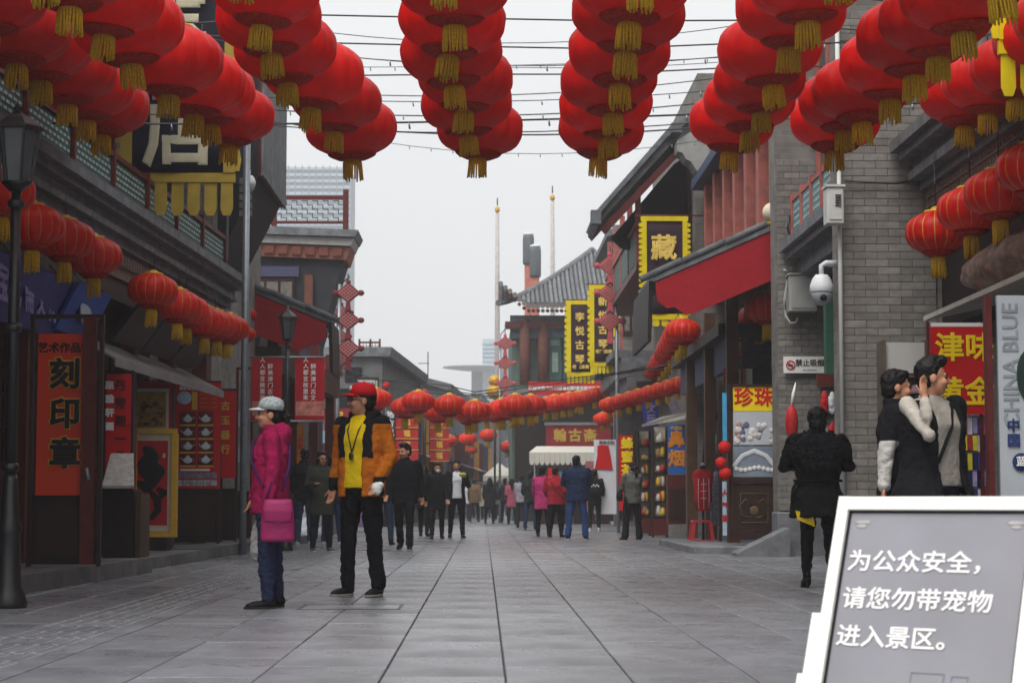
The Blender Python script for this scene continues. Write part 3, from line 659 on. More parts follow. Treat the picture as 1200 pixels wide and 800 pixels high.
wmb(R6).tube([roof_pt(j/12*.5, 1)+Vector((0,0,.1)) for j in range(13)], .14, 6).build('hip_ridge', M_tile, rf)
b = wmb(R6); b.box(s6(598,0).x, 9, 80.2, 80.7, s6(0,395).z, s6(0,368).z); b.build('painted_frieze', mat('blue_frieze', '#4e6470', .75, .5, 9, .2), R6)
wmb(R6).box(s6(592,0).x, 9, 79.9, 80.4, s6(0,384).z, s6(0,376).z).build('beam', M_redwood, R6)
for px in (612, 633, 672, 711): wmb(R6).tube([(s6(px+3,0).x,80.1,s6(0,450).z),(s6(px+3,0).x,80.1,s6(0,372).z)], .22, 12).build('column', mat('brown_post', '#6d4338', .7), R6)
for k in range(4):
    x0_, x1_ = 643+k*17, 658+k*17
    f = quadpart(R6, 'door', M_green, x0_, 388, x1_, 450, 80.35, .15)
    quadpart(R6, 'pane', mat('pale_door_panel', '#8fa49b', .7, .2), x0_+4, 413, x1_-4, 436, 80.3, .05, f); quadpart(R6, 'upper_panel', mat('dim_door_panel', '#6f8b84', .7, .2), x0_+2, 393, x1_-2, 405, 80.3, .05, f)
wmb(R6).box(s6(590,0).x, 9, 79.0, 80.7, s6(0,470).z, s6(0,456).z).build('balcony', M_stone, R6)
wmb(R6).box(s6(603,0).x, 9, 79.2, 80.6, 0, s6(0,470).z).build('ground_storey', M_wood2, R6)

# closing house across the far end
t = thing('far_house', 'hazy dark house across the far end of the street', 'building', (0, 172, 0))
wmb(t).box(-14, 16, 172, 180, 0, 7.5).build('wall', M_h2, t); wmb(t).hexa([(-14.5,171.5,7.5),(16.5,171.5,7.5),(16.5,180,7.5),(-14.5,180,7.5),(-13,174,9.2),(15,174,9.2),(15,177,9.2),(-13,177,9.2)]).build('roof', M_tile, t)
for k in range(9): 
    f = wmb(t).box(-10+k*2.6, -8.6+k*2.6, 171.9, 172, 4, 6).build('window', M_wood, t); wmb(t).box(-9.9+k*2.6, -8.7+k*2.6, 171.85, 171.9, 4.1, 5.9).build('pane', M_glass, f)

# skyline
t = thing('office_tower', 'pale glass office tower fading in the haze above the left terrace', 'tower', (P(367,0,420).x, 420, 0))
a, e = P(322,196,420), P(411,196,420)
wmb(t).box(a.x, e.x, 420, 435, 0, a.z).build('core', mat('tower_core', '#5f6b74', .6, .1), t)
for k in range(16):
    wmb(t).box(a.x-.05, e.x+.05, 419.7, 420.0, a.z-.6-k*1.35, a.z-k*1.35).build('window_band', mat('tower_glass', '#a9bcc8', .2, .15, .5), t)
for k in range(12): wmb(t).box(a.x+k*(e.x-a.x)/11.-.12, a.x+k*(e.x-a.x)/11.+.12, 419.5, 420, a.z-24, a.z+.3).build('mullion', mat('tower_mullion', '#7d8890', .5), t)
t = thing('saucer_tower', 'distant pale modern building with flat saucer roof beside the pavilion', 'tower', (P(560,0,420).x, 420, 0))
def s4(px, py): return P(px, py, 420)
wmb(t).lathe([(.1,s4(0,435).z),(4.0,s4(0,433).z),(7.5,s4(0,430.5).z),(7.4,s4(0,429).z),(.2,s4(0,426).z)], 28, (s4(560,0).x,420,0)).build('saucer', mat('pale_metal', '#b9c2c8', .4, .05), t)
wmb(t).box(s4(553,0).x, s4(600,0).x, 424, 436, 0, s4(0,431).z).build('base', M_h1, t)
wmb(t).box(s4(566,0).x, s4(596,0).x, 421, 432, 0, s4(0,396).z).build('slab_tower', mat('pale_metal', '#b9c2c8', .4, .05), t)
for k in range(5): wmb(t).box(s4(565.5,0).x, s4(596,0).x, 420.6, 421, s4(0,402+k*5).z, s4(0,399.5+k*5).z).build('window_band', mat('tower_glass', '#a9bcc8', .2, .15, .5), t)
for i, (px, top, d, lab) in enumerate([(583,232,118,'thin tall mast left of the twin chimneys'), (647,218,118,'thin tall mast right of the twin chimneys')]):
    t = thing('mast', lab, 'mast', (P(px,0,d).x, d, 0), 0, 'masts behind the pavilion')
    zt = P(px,top+18,d).z
    MB().tube([(0,0,0),(0,0,zt*.7),(0,0,zt)], [.17,.15,.11], 10).build('pole', mat('pale_mast', '#b3aca8', .6), t)
    MB().lathe([(.02,zt),(.15,zt+.12),(.15,zt+.3),(.02,zt+.45)], 10).build('finial', M_gold, t); MB().tube([(0,0,zt+.5),(0,0,P(px,top,d).z)], .04, 6).build('spike', M_iron, t)
for i, (px, top, bot, wd, lab) in enumerate([(619,276,345,.42,'taller grey capped chimney behind the pavilion roof'), (627,290,345,.42,'shorter grey capped chimney in front of the taller one')]):
    d = 100-i*2.; t = thing('chimney', lab, 'chimney', (P(px,0,d).x, d, 0), 0, 'chimneys behind the pavilion')
    zt = P(px,top,d).z
    MB().tube([(0,0,0),(0,0,zt-1.3)], .2, 12).build('flue', mat('rusty_flue', '#9a5a48', .8, .3), t)
    MB().lathe([(.26,zt-1.5),(.29,zt-1.4),(.29,zt-.15),(.26,zt)], 14).build('cowl', mat('grey_cowl', '#595f63', .7, .2), t); MB().lathe([(.27,zt),(.27,zt+.1),(.2,zt+.14)], 14).build('cap', M_white, t)
t = thing('antenna', 'thin roof antenna with crossbar above the far left houses', 'antenna', (P(503,0,90).x, 90, P(503,446,90).z-.4))
MB().tube([(0,0,0),(0,0,(446-412)*90/2300+.4)], .025, 6).build('mast', M_iron, t); MB().tube([(-.45,0,1.2),(.05,0,1.2)], .02, 6).build('crossbar', M_iron, t)
# ================================================================= lanterns
M_silk = mat('red_silk', '#dc1208', .40, .14, 7, .45, 34, trans=.35, rnd=.17, spec=.3, stretch=(1,1,.16))
M_thread = mat('gold_thread', '#c08a2a', .5, .2, 30, 0)
M_fringe = mat('gold_fringe', '#e2b522', .6, .3, 60, .3, 200, trans=.2, rnd=.15)
M_base = mat('dull_gold_base', '#c2301a', .6, .5, 30, .2, trans=.45)
def lantern_meshes(D, Hh, gold, ribs=16, tas=.30, tw=.16):
    """globe, top cap, base ring, fringe; origin at the bottom centre of the globe"""
    angs = []
    for r in range(ribs):
        a = 2*math.pi*r/ribs; s_ = 2*math.pi/ribs
        for t, q_ in ((0,.985),(.07,.985),(.30,1.0),(.53,1.008),(.77,1.0)): angs.append((a+s_*t, q_, t))
    n = len(angs); prof = []
    for j in range(15):
        t = j/14; z = Hh*t; u = abs(2*t-1); r = D/2*(1-u**2.5)**(1/2.1) if u < 1 else 0
        prof.append((max(r, D*.17), z))
    b = MB(); vs = []
    for (r, z) in prof:
        for a, q_, t in angs:
            qq = 1-(1-q_)*1.6 if r > D*.25 else 1
            w_ = 1 + .006*math.sin(9*a+z*31/D)*(r/(D*.5)); vs.append((r*qq*w_*math.cos(a), r*qq*w_*math.sin(a), z))
    fs = []; mi = []
    for j in range(14):
        for k in range(n):
            fs.append((j*n+k, j*n+(k+1)%n, (j+1)*n+(k+1)%n, (j+1)*n+k)); mi.append(1 if gold and angs[k][2] == 0 else 0)
    b.add(vs, fs, True); b.mi = mi
    g_ = b.build('globe', [M_silk, M_thread]); 
    c = MB().lathe([(D*.2,Hh-.012),(D*.19,Hh+.012),(D*.10,Hh+.02),(D*.06,Hh+.05),(.01,Hh+.055)], 16).build('top_cap', M_gold)
    r_ = MB().lathe([(D*.16,-.035),(D*.2,-.02),(D*.24,-.004),(D*.27,.018),(D*.2,.02)], 20).build('base_ring', M_base)
    f = MB(); rr = random.Random(int(D*100)); nf = 22
    for k in range(nf):
        a = 2*math.pi*k/nf; x, y = tw/2*math.cos(a), tw/2*math.sin(a); ln = tas*rr.uniform(.9,1.06); jx, jy = rr.uniform(-.012,.012), rr.uniform(-.012,.012)
        f.tube([(x*.8,y*.8,-.02),(x,y,-.07),(x*1.04+jx,y*1.04+jy,-ln)], [.009,.011,.008], 5)
    f.tube([(0,0,-.0),(0,0,-.075)], tw*.46, 10)
    f_ = f.build('fringe', M_fringe)
    out = [(o.name.split('.')[0], o.data) for o in (g_, c, r_, f_)]
    for o in (g_, c, r_, f_): bpy.data.objects.remove(o)
    return out
cordob = MB().tube([(0,0,0),(0,0,1)], .006, 5).build('cord', M_iron); ME_CORD = cordob.data; bpy.data.objects.remove(cordob)
LM_BIG = lantern_meshes(.88, .57, False, 16, .23, .17); LM_SIDE = lantern_meshes(.66, .44, True, 16, .26, .14); LM_FAR = lantern_meshes(.74, .46, True, 14, .26, .15)
def lantern(lm, loc, label, group, Hh, top=None, s=1.0, tilt=0.0):
    t = thing('lantern', label, 'lantern', loc, random.uniform(0,6.28), group)
    t.scale = (s,s,s); t.rotation_euler = (random.uniform(-tilt,tilt), random.uniform(-tilt,tilt), t.rotation_euler.z)
    for nm, me in lm: piece(nm, me, t, (0,0,0))
    if top:
        c = piece('cord', ME_CORD, t, (0,0,Hh+.04)); c.scale = (1,1,max(.03,(top-loc[2])/s-Hh-.04))
    return t
def cable(label, pts, r=.008, group='overhead cables', bulbs=False):
    o = MB().tube(pts, r, 5).build('cable', M_iron); tag(o, label, 'cable', group); return o
# overhead strings across the street mouth
COLX = [-3.79, -2.66, -1.55, -.2, 1.14, 2.48, 3.45, 4.80]
ROWD = [12.9, 13.8, 14.8, 15.7, 16.6, 17.5, 18.4, 19.3]
DRIFT = {1: [-.3,-.27,-.22,-.18,-.05,.03,.08,.13], 2: [-.25,-.2,-.16,-.18,-.14,0,.13,.23], 3: [-.1,-.08,-.03,-.09,-.06,.02,.05,.14]}
for j, d in enumerate(ROWD):
    tops = []; rw = 'row %s' % ORD[j]
    for k, x in enumerate(COLX):
        x = x + (DRIFT[k][j] if k in DRIFT else random.uniform(-.04,.04)); t = (d-14.8)/4.5
        zc = [4.36+.10*t, 4.33+.02*t, 4.5-.24*t, 4.48-.24*t, 4.48-.22*t, 4.5-.18*t, 4.22+.10*t, 4.42+.10*t][k] + random.uniform(-.035,.035)
        dd = d + random.uniform(-.15,.15); zt = zc+.60+.22
        px = 567+2300*x/dd; base_y = 587-(zc-.3-.8)*2300/dd
        tops.append((x, dd, zt))
        if base_y < -25 or px < -120 or px > 1320: continue
        lantern(LM_BIG, (x, dd, zc), 'large red lantern, %s from left in the %s nearest overhead string' % (ORD[k], ORD[j]), 'large lanterns strung over the street mouth', .57, zt, random.uniform(.95,1.04), .09)
    cable('thin black cable carrying the %s string of large lanterns from the camera' % ORD[j], [(-5.0, d, 5.6)] + tops + [(5.9, d, 5.7)])
# bare wires and light strings higher up
for k in range(11):
    d = 19.8 + k*2.0; z = CAM_Z + (587-random.uniform(0,150))*d/2300; sg = random.uniform(.04,.5); n = 14; sl = random.uniform(-.9,1.1)
    xl, xr = XL(d)-.2, 4.8 if d < 30 else 4.9
    pts = [(xl+(xr-xl)*i/n, d+sl*i/n, z + sl*i/n*.5 - sg*4*(i/n)*(1-i/n)) for i in range(n+1)]
    c = cable('thin wire sagging across the sky, %s above the street from the lantern strings' % ORD[k], pts, .007 if k % 3 else .011)
    if k % 2 == 0:
        for i in range(20):
            u = (i+.5)/20; q_ = u*n; a = Vector(pts[int(q_)]).lerp(Vector(pts[min(n,int(q_)+1)]), q_-int(q_))
            MB().tube([a, a+Vector((.01,0,-.07))], .011, 5).build('hanging_bulb', M_steel, c)
# facade lanterns, left
for i, (px, py) in enumerate([(2,222),(38,262),(76,278),(110,298),(178,338),(208,356),(218,362),(240,375),(254,379),(267,383)]):
    d = dL(px, .62); p = P(px, py, d)
    lantern(LM_SIDE, (p.x, p.y, p.z-.22), 'red ribbed lantern under the left cornice, %s from the camera' % ORD[i], 'lanterns under the left cornice', .44, 3.82, .9, .05)
for i, (px, py, d) in enumerate([(288,366,36.2),(287,389,35.6),(284,408,36.4)]):
    p = P(px, py, d); lantern(LM_SIDE, (p.x, p.y, p.z-.18), 'small red lantern behind the grey pole, %s of three from the top' % ['highest','middle','lowest'][i], 'three lanterns behind the grey pole', .44, 4.6, .62, .03)
# facade lanterns, right
for i, (px, py) in enumerate([(1212,200),(1172,228),(1138,248),(1099,274)]):
    d = dX(px, 5.08); p = P(px, py, d)
    lantern(LM_SIDE, (p.x, p.y, p.z-.22), 'red ribbed lantern under the right near cornice, %s from the camera' % ORD[i], 'lanterns under the right near cornice', .44, 4.62, 1.08, .03)
for i, (px, py, d, s) in enumerate([(899,362,31.6,1.1),(889,372,34,1.05)]):
    p = P(px, py, d); lantern(LM_SIDE, (p.x, p.y, p.z-.22), ['red lantern half hidden by the brick pier with the no smoking sign','red lantern just behind the one at the no smoking pier'][i], 'lanterns at the no smoking pier', .44, 4.7, s, .03)
for i in range(8):
    t = i/7; px = 800-31*t; py = 388+48*t; d = 36.5+15*t; p = P(px, py, d)
    lantern(LM_SIDE, (p.x, p.y, p.z-.22), 'red lantern in the tight row under the right red roof, %s from the camera' % ORD[i], 'row of lanterns under the right red roof', .44, p.z+.5, 1.02-.06*t, .03)
cable('black cable holding the lantern row under the right red roof', [tuple(P(801,371,36)+Vector((0,0,.2))), tuple(P(768,421,52)+Vector((0,0,.22)))], .008)
# strings across the street further off
S2 = [(44.0, [(440,467),(490,470),(527,474),(556,481),(604,474)]), (46.5, [(430,474),(475,477),(513,482),(549,484),(588,479),(622,474)]),
      (54, [(570,482),(600,481),(628,475),(650,471),(668,468)]), (58, [(581,484),(612,478),(640,473),(660,470),(681,466)]), (62, [(590,482),(625,476),(652,470),(676,466),(697,461),(712,458),(720,455)])]
for j, (d, pts) in enumerate(S2):
    tops = []
    for k, (px, py) in enumerate(pts):
        p = P(px, py, d); zt = p.z+.42; tops.append((p.x, p.y, zt))
        lantern(LM_FAR, (p.x, p.y, p.z-.24), 'red lantern over the crowd, %s from left in the %s far string' % (ORD[k], ORD[j]), 'lanterns strung over the crowd', .48, zt, 1.0 if d < 50 else .92, .05)
    xl = XL(d)-.2; n0 = len(tops)
    cable('black cable of the %s far lantern string over the crowd' % ORD[j], [(min(xl, tops[0][0]-.4), d, tops[0][2]+.5)] + tops + [(4.5, d, tops[-1][2]+.5)], .012)
tops = []
for k in range(9):
    px = 714+k*11.4; py = 470-k*3.3; d = 46-k*.5; p = P(px, py, d); tops.append((p.x,p.y,p.z+.45))
    lantern(LM_FAR, (p.x, p.y, p.z-.24), 'red lantern in the slanting row before the cornice shop, %s from the left' % ORD[k], 'slanting lantern row before the cornice shop', .48, p.z+.45, .68, .04)
cable('cable of the slanting lantern row before the cornice shop', tops, .012)
tops = []
for k in range(6):
    px = 706+k*7; py = 489-k*2.5; p = P(px, py, 66+k*.3); tops.append((p.x,p.y,p.z+.42))
    lantern(LM_FAR, (p.x, p.y, p.z-.24), 'red lantern in the low short row by the right wall, %s from the left' % ORD[k], 'low short lantern row by the right wall', .48, p.z+.42, .85, .04)
cable('cable of the low short lantern row by the right wall', tops, .012)
for k, (px, py, s) in enumerate([(527,516,1),(548,514,1.1),(572,510,1.1),(594,523,1.0),(609,500,1.2),(633,497,1.2),(694,497,1.1),(503,520,.8),(446,520,.8),(553,525,.7),(461,498,.8)]):
    d = 84 + (k % 4)*2; p = P(px, py, d)
    lantern(LM_FAR, (p.x, p.y, p.z-.24), 'small hazy red lantern, %s' % (['leftmost of the bright row of three','middle of the bright row of three','rightmost of the bright row of three','lowest of the group','beside the pavilion, left of a pair','beside the pavilion, right of a pair','above the white stall awning','leftmost by the sign stacks','behind the man in orange','faint, below the bright row of three','near the left sign stack'][k]), 'scattered far lanterns', .48, p.z+1.0, s, .05)
# ================================================================= signs, boards and street things
M_red = mat('sign_red', '#c4161c', .5, .12, 3, .05); M_orange = mat('sign_orange_red', '#c8401e', .5, .15, 2, .05)
M_yel = mat('sign_yellow', '#f0d012', .5, .1, 3, .05); M_wh = mat('print_white', '#e6e4e0', .5, .05); M_blue = mat('sign_blue', '#2a67b5', .5, .15, 3)
M_goldp = mat('print_gold', '#d8a93a', .5, .15, 10, 0); M_violet = mat('sign_violet', '#3c3a84', .5, .25, 3)
def brush(b, pts, rs):
    for i in range(len(pts)-1):
        for k in range(7):
            u_ = k/7; r_ = rs[i]+(rs[i+1]-rs[i])*u_; b.ellip(Vector(pts[i]).lerp(Vector(pts[i+1]), u_), (r_*.8,.006,r_*.8), 10, 6)
    return b
def board(t, name, m, px0, py0, px1, py1, d, th=.03, parent=None): return quadpart(t, name, m, px0, py0, px1, py1, d, th, parent)
def T(t, body, size_px, px, py, d, m, bold=.03, ls=1.0, sx=1.0, parent=None, **k):
    """letters on a plane facing the street mouth: em size in photo pixels, centred on a pixel"""
    p = P(px, py, d-.004); return text(parent or t, body, size_px*d/F_PX, p - Vector(t.location), m, bold=bold, ls=ls, sx=sx, depth=.003, **k)

# --- A-board in the foreground
ab = thing('notice_board', 'white framed grey easel notice in the right foreground asking visitors not to bring pets', 'notice board', (P(1102,583,5.6).x-.30*.602, 5.6-.24, 0), R(-37))
LEAN = R(20.5); BW, BH = .63, .865
Mt = Matrix.Rotation(-LEAN, 4, 'X')
def ap(name, m, u0, u1, v0, v1, w0, w1, parent=ab, b=.006):
    k = MB(); k.M = Mt; k.box(u0, u1, w0, w1, v0, v1); return k.build(name, m, parent)
M_frame = mat('white_enamel', '#eceae4', .35, .05, 6, .03); M_face = mat('grey_print', '#87868c', .3, .12, 3, .03, dirt=('#8d8a98', 5, .5), spec=.5)
face = ap('panel', M_face, -BW/2+.03, BW/2-.03, .06, BH-.035, .004, .02)
for nm, u0, u1, v0, v1 in (('frame_side',-BW/2,-BW/2+.034,0,BH),('frame_side',BW/2-.034,BW/2,0,BH)): ap(nm, M_frame, u0, u1, v0, v1, -.012, .03)
ap('frame_top', M_frame, -BW/2+.0345, BW/2-.0345, BH-.04, BH-.001, -.012, .03); ap('frame_bottom', M_frame, -BW/2+.0345, BW/2-.0345, .001, .06, -.012, .03)
for s_ in (-1, 1): ap('gasket', M_ink, s_*(BW/2-.038)-.004, s_*(BW/2-.038)+.004, .0605, BH-.0405, .0, .004, ab)
ap('gasket', M_ink, -BW/2+.0425, BW/2-.0425, BH-.046, BH-.0405, .0, .004)
for s_ in (-1, 1):
    ap('stand_rail', M_frame, s_*(BW/2+.045)-.022, s_*(BW/2+.045)+.022, -.0, .53, .06, .085)
    lg = MB(); lg.bar((s_*.16, .26, .66), (s_*.16, .52, .0), .03, .02); lg.build('rear_leg', M_frame, ab)
ap('cross_bar', M_frame, -BW/2-.07, BW/2+.07, .30, .34, .035, .058)
def abt(body, size, u, v, m=M_wh, bold=.012):
    loc = Mt @ Vector((u, .001, v)); return text(face, body, size, loc, m, bold=bold, depth=.002, rot=(R(90)-LEAN,0,0), sx=1.12)
LX = -.262
for i, (s_, n_) in enumerate((('为公众安全，', 6), ('请您勿带宠物', 6), ('进入景区。', 5))):
    abt(s_, .068, LX + n_*.068*1.12/2, .668-.112*i, mat('sign_lettering', '#f2f0ee', .5, .03))
for (u, v, wd, hh) in ((-.02,.35,.10,.10),(.10,.345,.05,.03)):     # traces of old sticker glue
    k = MB(); k.M = Mt; 
    for (a0,a1,b0,b1) in ((u,u+wd,v,v+.003),(u,u+.003,v-hh,v),(u+wd-.003,u+wd,v-hh,v)): k.box(a0,a1,.0025,.0045,b0,b1)
    tag(k.build('sticker_trace', mat('glue_trace', '#75747b', .6, .3, 40), face), kind='stuff')
for s_ in (-1, 1):
    k = MB(); k.M = Mt; c0 = Vector((s_*.235, .0028, .79))
    for (dx, dy, w_) in ((0,0,.05),(.0,-.012,.035),(-s_*.012,.0,.03)): k.ellip(c0+Vector((dx,0,dy)), (w_*.5,.0012,.006), 12, 6)
    tag(k.build('scroll_mark', mat('pale_scroll', '#a4a2a1', .5), face), kind='stuff')

cv = thing('access_cover', 'flat stone access cover with dark recessed frame under the man in orange', 'cover', G(412, 711))
c_ = G(412,711)
MB().cbox(-.36,.36,-.33,.33,-.03,.003,.004).build('plate', M_slab, cv)
for s_ in (-1,1): MB().box(-.385,.385,s_*.345-.012,s_*.345+.012,-.03,.0045).build('frame_edge', M_iron, cv); MB().box(s_*.372-.010,s_*.372+.010,-.333,.333,-.03,.0045).build('frame_edge', M_iron, cv)
# --- left near street lamp
def street_lamp(label, loc, h, s=1.0, banners=None):
    t = thing('street_lamp', label, 'street lamp', loc)
    MB().lathe([(.14*s,0),(.15*s,.03),(.13*s,.1),(.10*s,.16),(.085*s,.55),(.10*s,.6),(.075*s,.66),(.06*s,.95),(.05*s,1.0)], 14).build('base', M_iron, t)
    MB().tube([(0,0,.95),(0,0,h*.6),(0,0,h-.60*s)], [.05*s,.044*s,.036*s], 12).build('post', M_iron, t)
    for z in (1.02, h*.55, h-.75*s): MB().lathe([(.05*s,z),(.065*s,z+.02),(.065*s,z+.05),(.05*s,z+.07)], 12).build('collar', M_iron, t)
    hd = MB().lathe([(.05*s,h-.62*s),(.09*s,h-.58*s),(.12*s,h-.55*s)], 12).build('cradle', M_iron, t)
    b = MB(); z0, z1 = h-.55*s, h-.15*s
    for k in range(6):
        a = math.pi/3*k; b.bar((.11*s*math.cos(a),.11*s*math.sin(a),z0),(.17*s*math.cos(a),.17*s*math.sin(a),z1),.018*s,.018*s)
    b.build('lantern_frame', M_iron, hd)
    MB().lathe([(.095*s,z0),(.15*s,z1)], 6, smooth=False).build('lamp_glass', mat('lamp_glass', '#6a6f72', .15, .2, 4, 0, spec=.6, trans=.3), t)
    MB().ellip((0,0,h-.36*s), (.04*s,.04*s,.06*s)).build('bulb', M_wh, t)
    MB().lathe([(.20*s,z1),(.19*s,z1+.03),(.12*s,z1+.09),(.05*s,z1+.13),(.03*s,z1+.16),(.035*s,z1+.18),(.01*s,z1+.21)], 6, smooth=False).build('lamp_roof', M_iron, t)
    return t
p = G(9, 712); street_lamp('black iron street lamp in the left foreground', p, 3.78)
pl_ = P(337, 400, 32.0); lp = street_lamp('black street lamp between two red verse banners', (pl_.x, 32, 0), P(0,364,32).z, .82)
for zz in (418, 493): MB().tube([(-.62,0,P(0,zz,32).z),(.62,0,P(0,zz,32).z)], .014, 8).build('banner_arm', M_steel, lp)
for i, (x0_, x1_, l1, l2, lab) in enumerate([(295,330,'人人都言故里\n来游古街','醉在津门里\n福满人间','left red verse banner with white columns on the street lamp'), (346,380,'老城新春喜气\n来自此','和美天下家\n百福临门','right red verse banner with picture foot on the street lamp')]):
    t = thing('verse_banner', lab, 'banner', (P((x0_+x1_)/2,420,32).x, 32, P(0,491,32).z), 0, 'verse banners on the street lamp')
    c = board(t, 'cloth', mat('crimson_cloth', '#b01c28', .6, .2, 3, .2, 20, trans=.1), x0_, 419, x1_, 492, 32.0, .006)
    ft = board(t, 'picture_strip', mat('rose_picture', '#c07a6c', .6, .6, 7, 0), x0_+.5, 470, x1_-.5, 487, 31.994, .005)
    for k, (sx_, tx) in enumerate(((.36, '人人都言故里来'), (.62, '醉美津门古文'))):
        T(t, '\n'.join(tx), 6.6, x0_+(x1_-x0_)*sx_, 444+k*4, 31.99, M_wh, .01, .98)

# --- door-leaf boards of the left shops
def leaf(label, px0, px1, pt, pb, d, mframe=M_wood, zb=.17):
    t = thing('shop_board', label, 'shop board', (P((px0+px1)/2,500,d).x, d, zb), 0, 'folding boards of the left shops')
    a, e = P(px0,pt,d), P(px1,pt,d); z1 = a.z; zm = P(0,pb,d).z; wd = .04
    wmb(t).box(a.x, a.x+wd, d, d+.06, zb, z1).build('stile', mframe, t); wmb(t).box(e.x-wd, e.x, d, d+.06, zb, z1).build('stile', mframe, t)
    wmb(t).box(a.x+wd, e.x-wd, d+.002, d+.058, z1-.04, z1).build('rail', mframe, t)
    pn = wmb(t).box(a.x+wd, e.x-wd, d+.02, d+.05, zb+.02, zm).build('lower_panel', M_wood2, t)
    wmb(t).box(a.x+wd+.05, e.x-wd-.05, d+.005, d+.02, zb+.12, zm-.1).build('raised_field', mframe, pn)
    return t
A = leaf('tall orange board with three large black characters for seal carving', 36, 122, 368, 580, 19.2)
A_face = board(A, 'poster', mat('orange_poster', '#cf3c1c', .5, .12, 1.2, .05), 45, 391, 105.5, 580, 19.19, .02)
T(A, '艺术作品馆', 12.6, 76, 408, 19.185, M_ink, .035)
for i, ch in enumerate('刻印章'):
    T(A, ch, 37, 76, 440+i*46.5, 19.186, M_goldp, .07); T(A, ch, 37, 76, 440+i*46.5, 19.155, M_ink, .034)
wmb(A).box(P(106,0,19.18).x, P(121,0,19.18).x, 19.10, 19.19, .19, P(0,370,19).z).build('folded_leaf', M_redwood, A)
wmb(A).tube([P(104,562,19.1), P(101,548,19.1)], .02, 8).build('door_handle', M_steel, A)
B_ = leaf('narrow red board with dark brush characters next to the orange board', 122, 157, 434, 570, 22.6, M_wood2)
board(B_, 'poster', M_red, 125, 438, 152, 565, 22.59, .015)
for i, ch in enumerate('丹青阁一品'): T(B_, ch, 14, 141, 452+i*21, 22.58, mat('faded_ink', '#5a0f14', .6), .04)
for i, ch in enumerate('聚雅轩画'): T(B_, ch, 10, 128.5, 452+i*16, 22.58, M_wh, .06)
C_ = leaf('red board with a gold flower painting behind the framed calligraphy', 155, 203, 445, 585, 27.5)
board(C_, 'poster', M_red, 158, 447, 200, 585, 27.49, .015)
fl = board(C_, 'picture_mount', M_wh, 157, 455, 197, 503, 27.46, .03); board(C_, 'painting', mat('gold_painting', '#b08a32', .6, .5, 12, .05), 160, 459, 194, 501, 27.45, .012)
b = wmb(C_); rr = random.Random(5)
for k in range(26):
    p = P(166+rr.random()*24, 470+rr.random()*28, 27.445); b.ellip(p, (.02+.02*rr.random(), .004, .012+.015*rr.random()), 8, 5)
tag(b.build('painted_blossom', mat('blossom_paint', '#6d4418', .6, .6, 30), fl), kind='stuff')
D_ = leaf('red poster showing eight white teapots in two columns', 202, 259, 446, 572, 29.6)
pst = board(D_, 'poster', M_red, 203.5, 448, 257.5, 572, 29.59, .015)
T(D_, '紫砂茶壶专卖老字号', 4.6, 231, 455, 29.585, M_wh, .03)
k_ = wmb(D_); c_ = P(216,466,29.58); k_.ellip(c_, (.11,.004,.10), 20, 8); k_.build('portrait_disc', mat('portrait_print', '#a9bfd0', .5, .3, 14), D_)
board(D_, 'caption_block', M_goldp, 225, 459, 231, 480, 29.58, .006)
for i in range(4): T(D_, '名家手工制壶', 3.4, 244, 462+i*5, 29.58, mat('orange_print', '#e07018', .5), .02)
def teapot(t, px, py, d, s, flip):
    c = P(px, py, d); f = -1 if flip else 1
    bg_ = board(t, 'photo_ground', mat('teapot_ground', '#6a1418', .5), px-9, py-9, px+9, py+6, d+.01, .006)
    b = wmb(t); b.ellip(c, (.078*s,.010,.055*s), 16, 8); b.ellip(c+Vector((0,-.002,.058*s)), (.04*s,.009,.014*s), 12, 6); b.ellip(c+Vector((0,-.002,.078*s)), (.012*s,.008,.014*s), 8, 6)
    b.tube([c+Vector((f*.06*s,-.003,-.01)), c+Vector((f*.105*s,-.003,.02*s)), c+Vector((f*.12*s,-.003,.05*s))], [.018*s,.012*s,.008*s], 6, sq=.5)
    b.tube([c+Vector((-f*.065*s,-.003,.03*s)), c+Vector((-f*.11*s,-.003,.025*s)), c+Vector((-f*.105*s,-.003,-.02*s)), c+Vector((-f*.065*s,-.003,-.03*s))], .008*s, 6, sq=.5)
    b.build('printed_teapot', mat('porcelain_print', '#cfdbe2', .4, .15, 20), bg_)
    board(t, 'gold_shelf', M_goldp, px-9, py+6, px+9, py+8, d, .008)
for r in range(4):
    for c in range(2): teapot(D_, 220+c*21, 491+r*16, 29.575, .85, (r+c) % 2)
board(D_, 'white_strip', M_wh, 211, 549, 246, 551.5, 29.58, .006)
for k in range(6):
    board(D_, 'small_photo', mat('small_photo', '#7a7f92', .5, .6, 25), 207+k*8, 553, 214+k*8, 560, 29.58, .006); board(D_, 'small_photo', mat('small_photo_pale', '#9fa6ae', .5, .6, 25), 207+k*8, 562, 214+k*8, 569, 29.58, .006)
E_ = leaf('narrow red board with gold marks right of the teapot poster', 259, 279, 455, 572, 31.0)
board(E_, 'poster', M_red, 260, 458, 276, 560, 30.99, .015)
for i, ch in enumerate('古玉器行'): T(E_, ch, 11, 264, 476+i*17, 30.98, M_goldp, .03)
F__ = leaf('dark shop board with small pale notices behind the magenta jacket', 277, 297, 430, 575, 33.0, M_redwood)
for i, y in enumerate((482, 524)): board(F__, 'notice', mat('pale_notice', '#b9bfcc', .6, .2, 20), 279, y, 289, y+18, 32.99, .01)
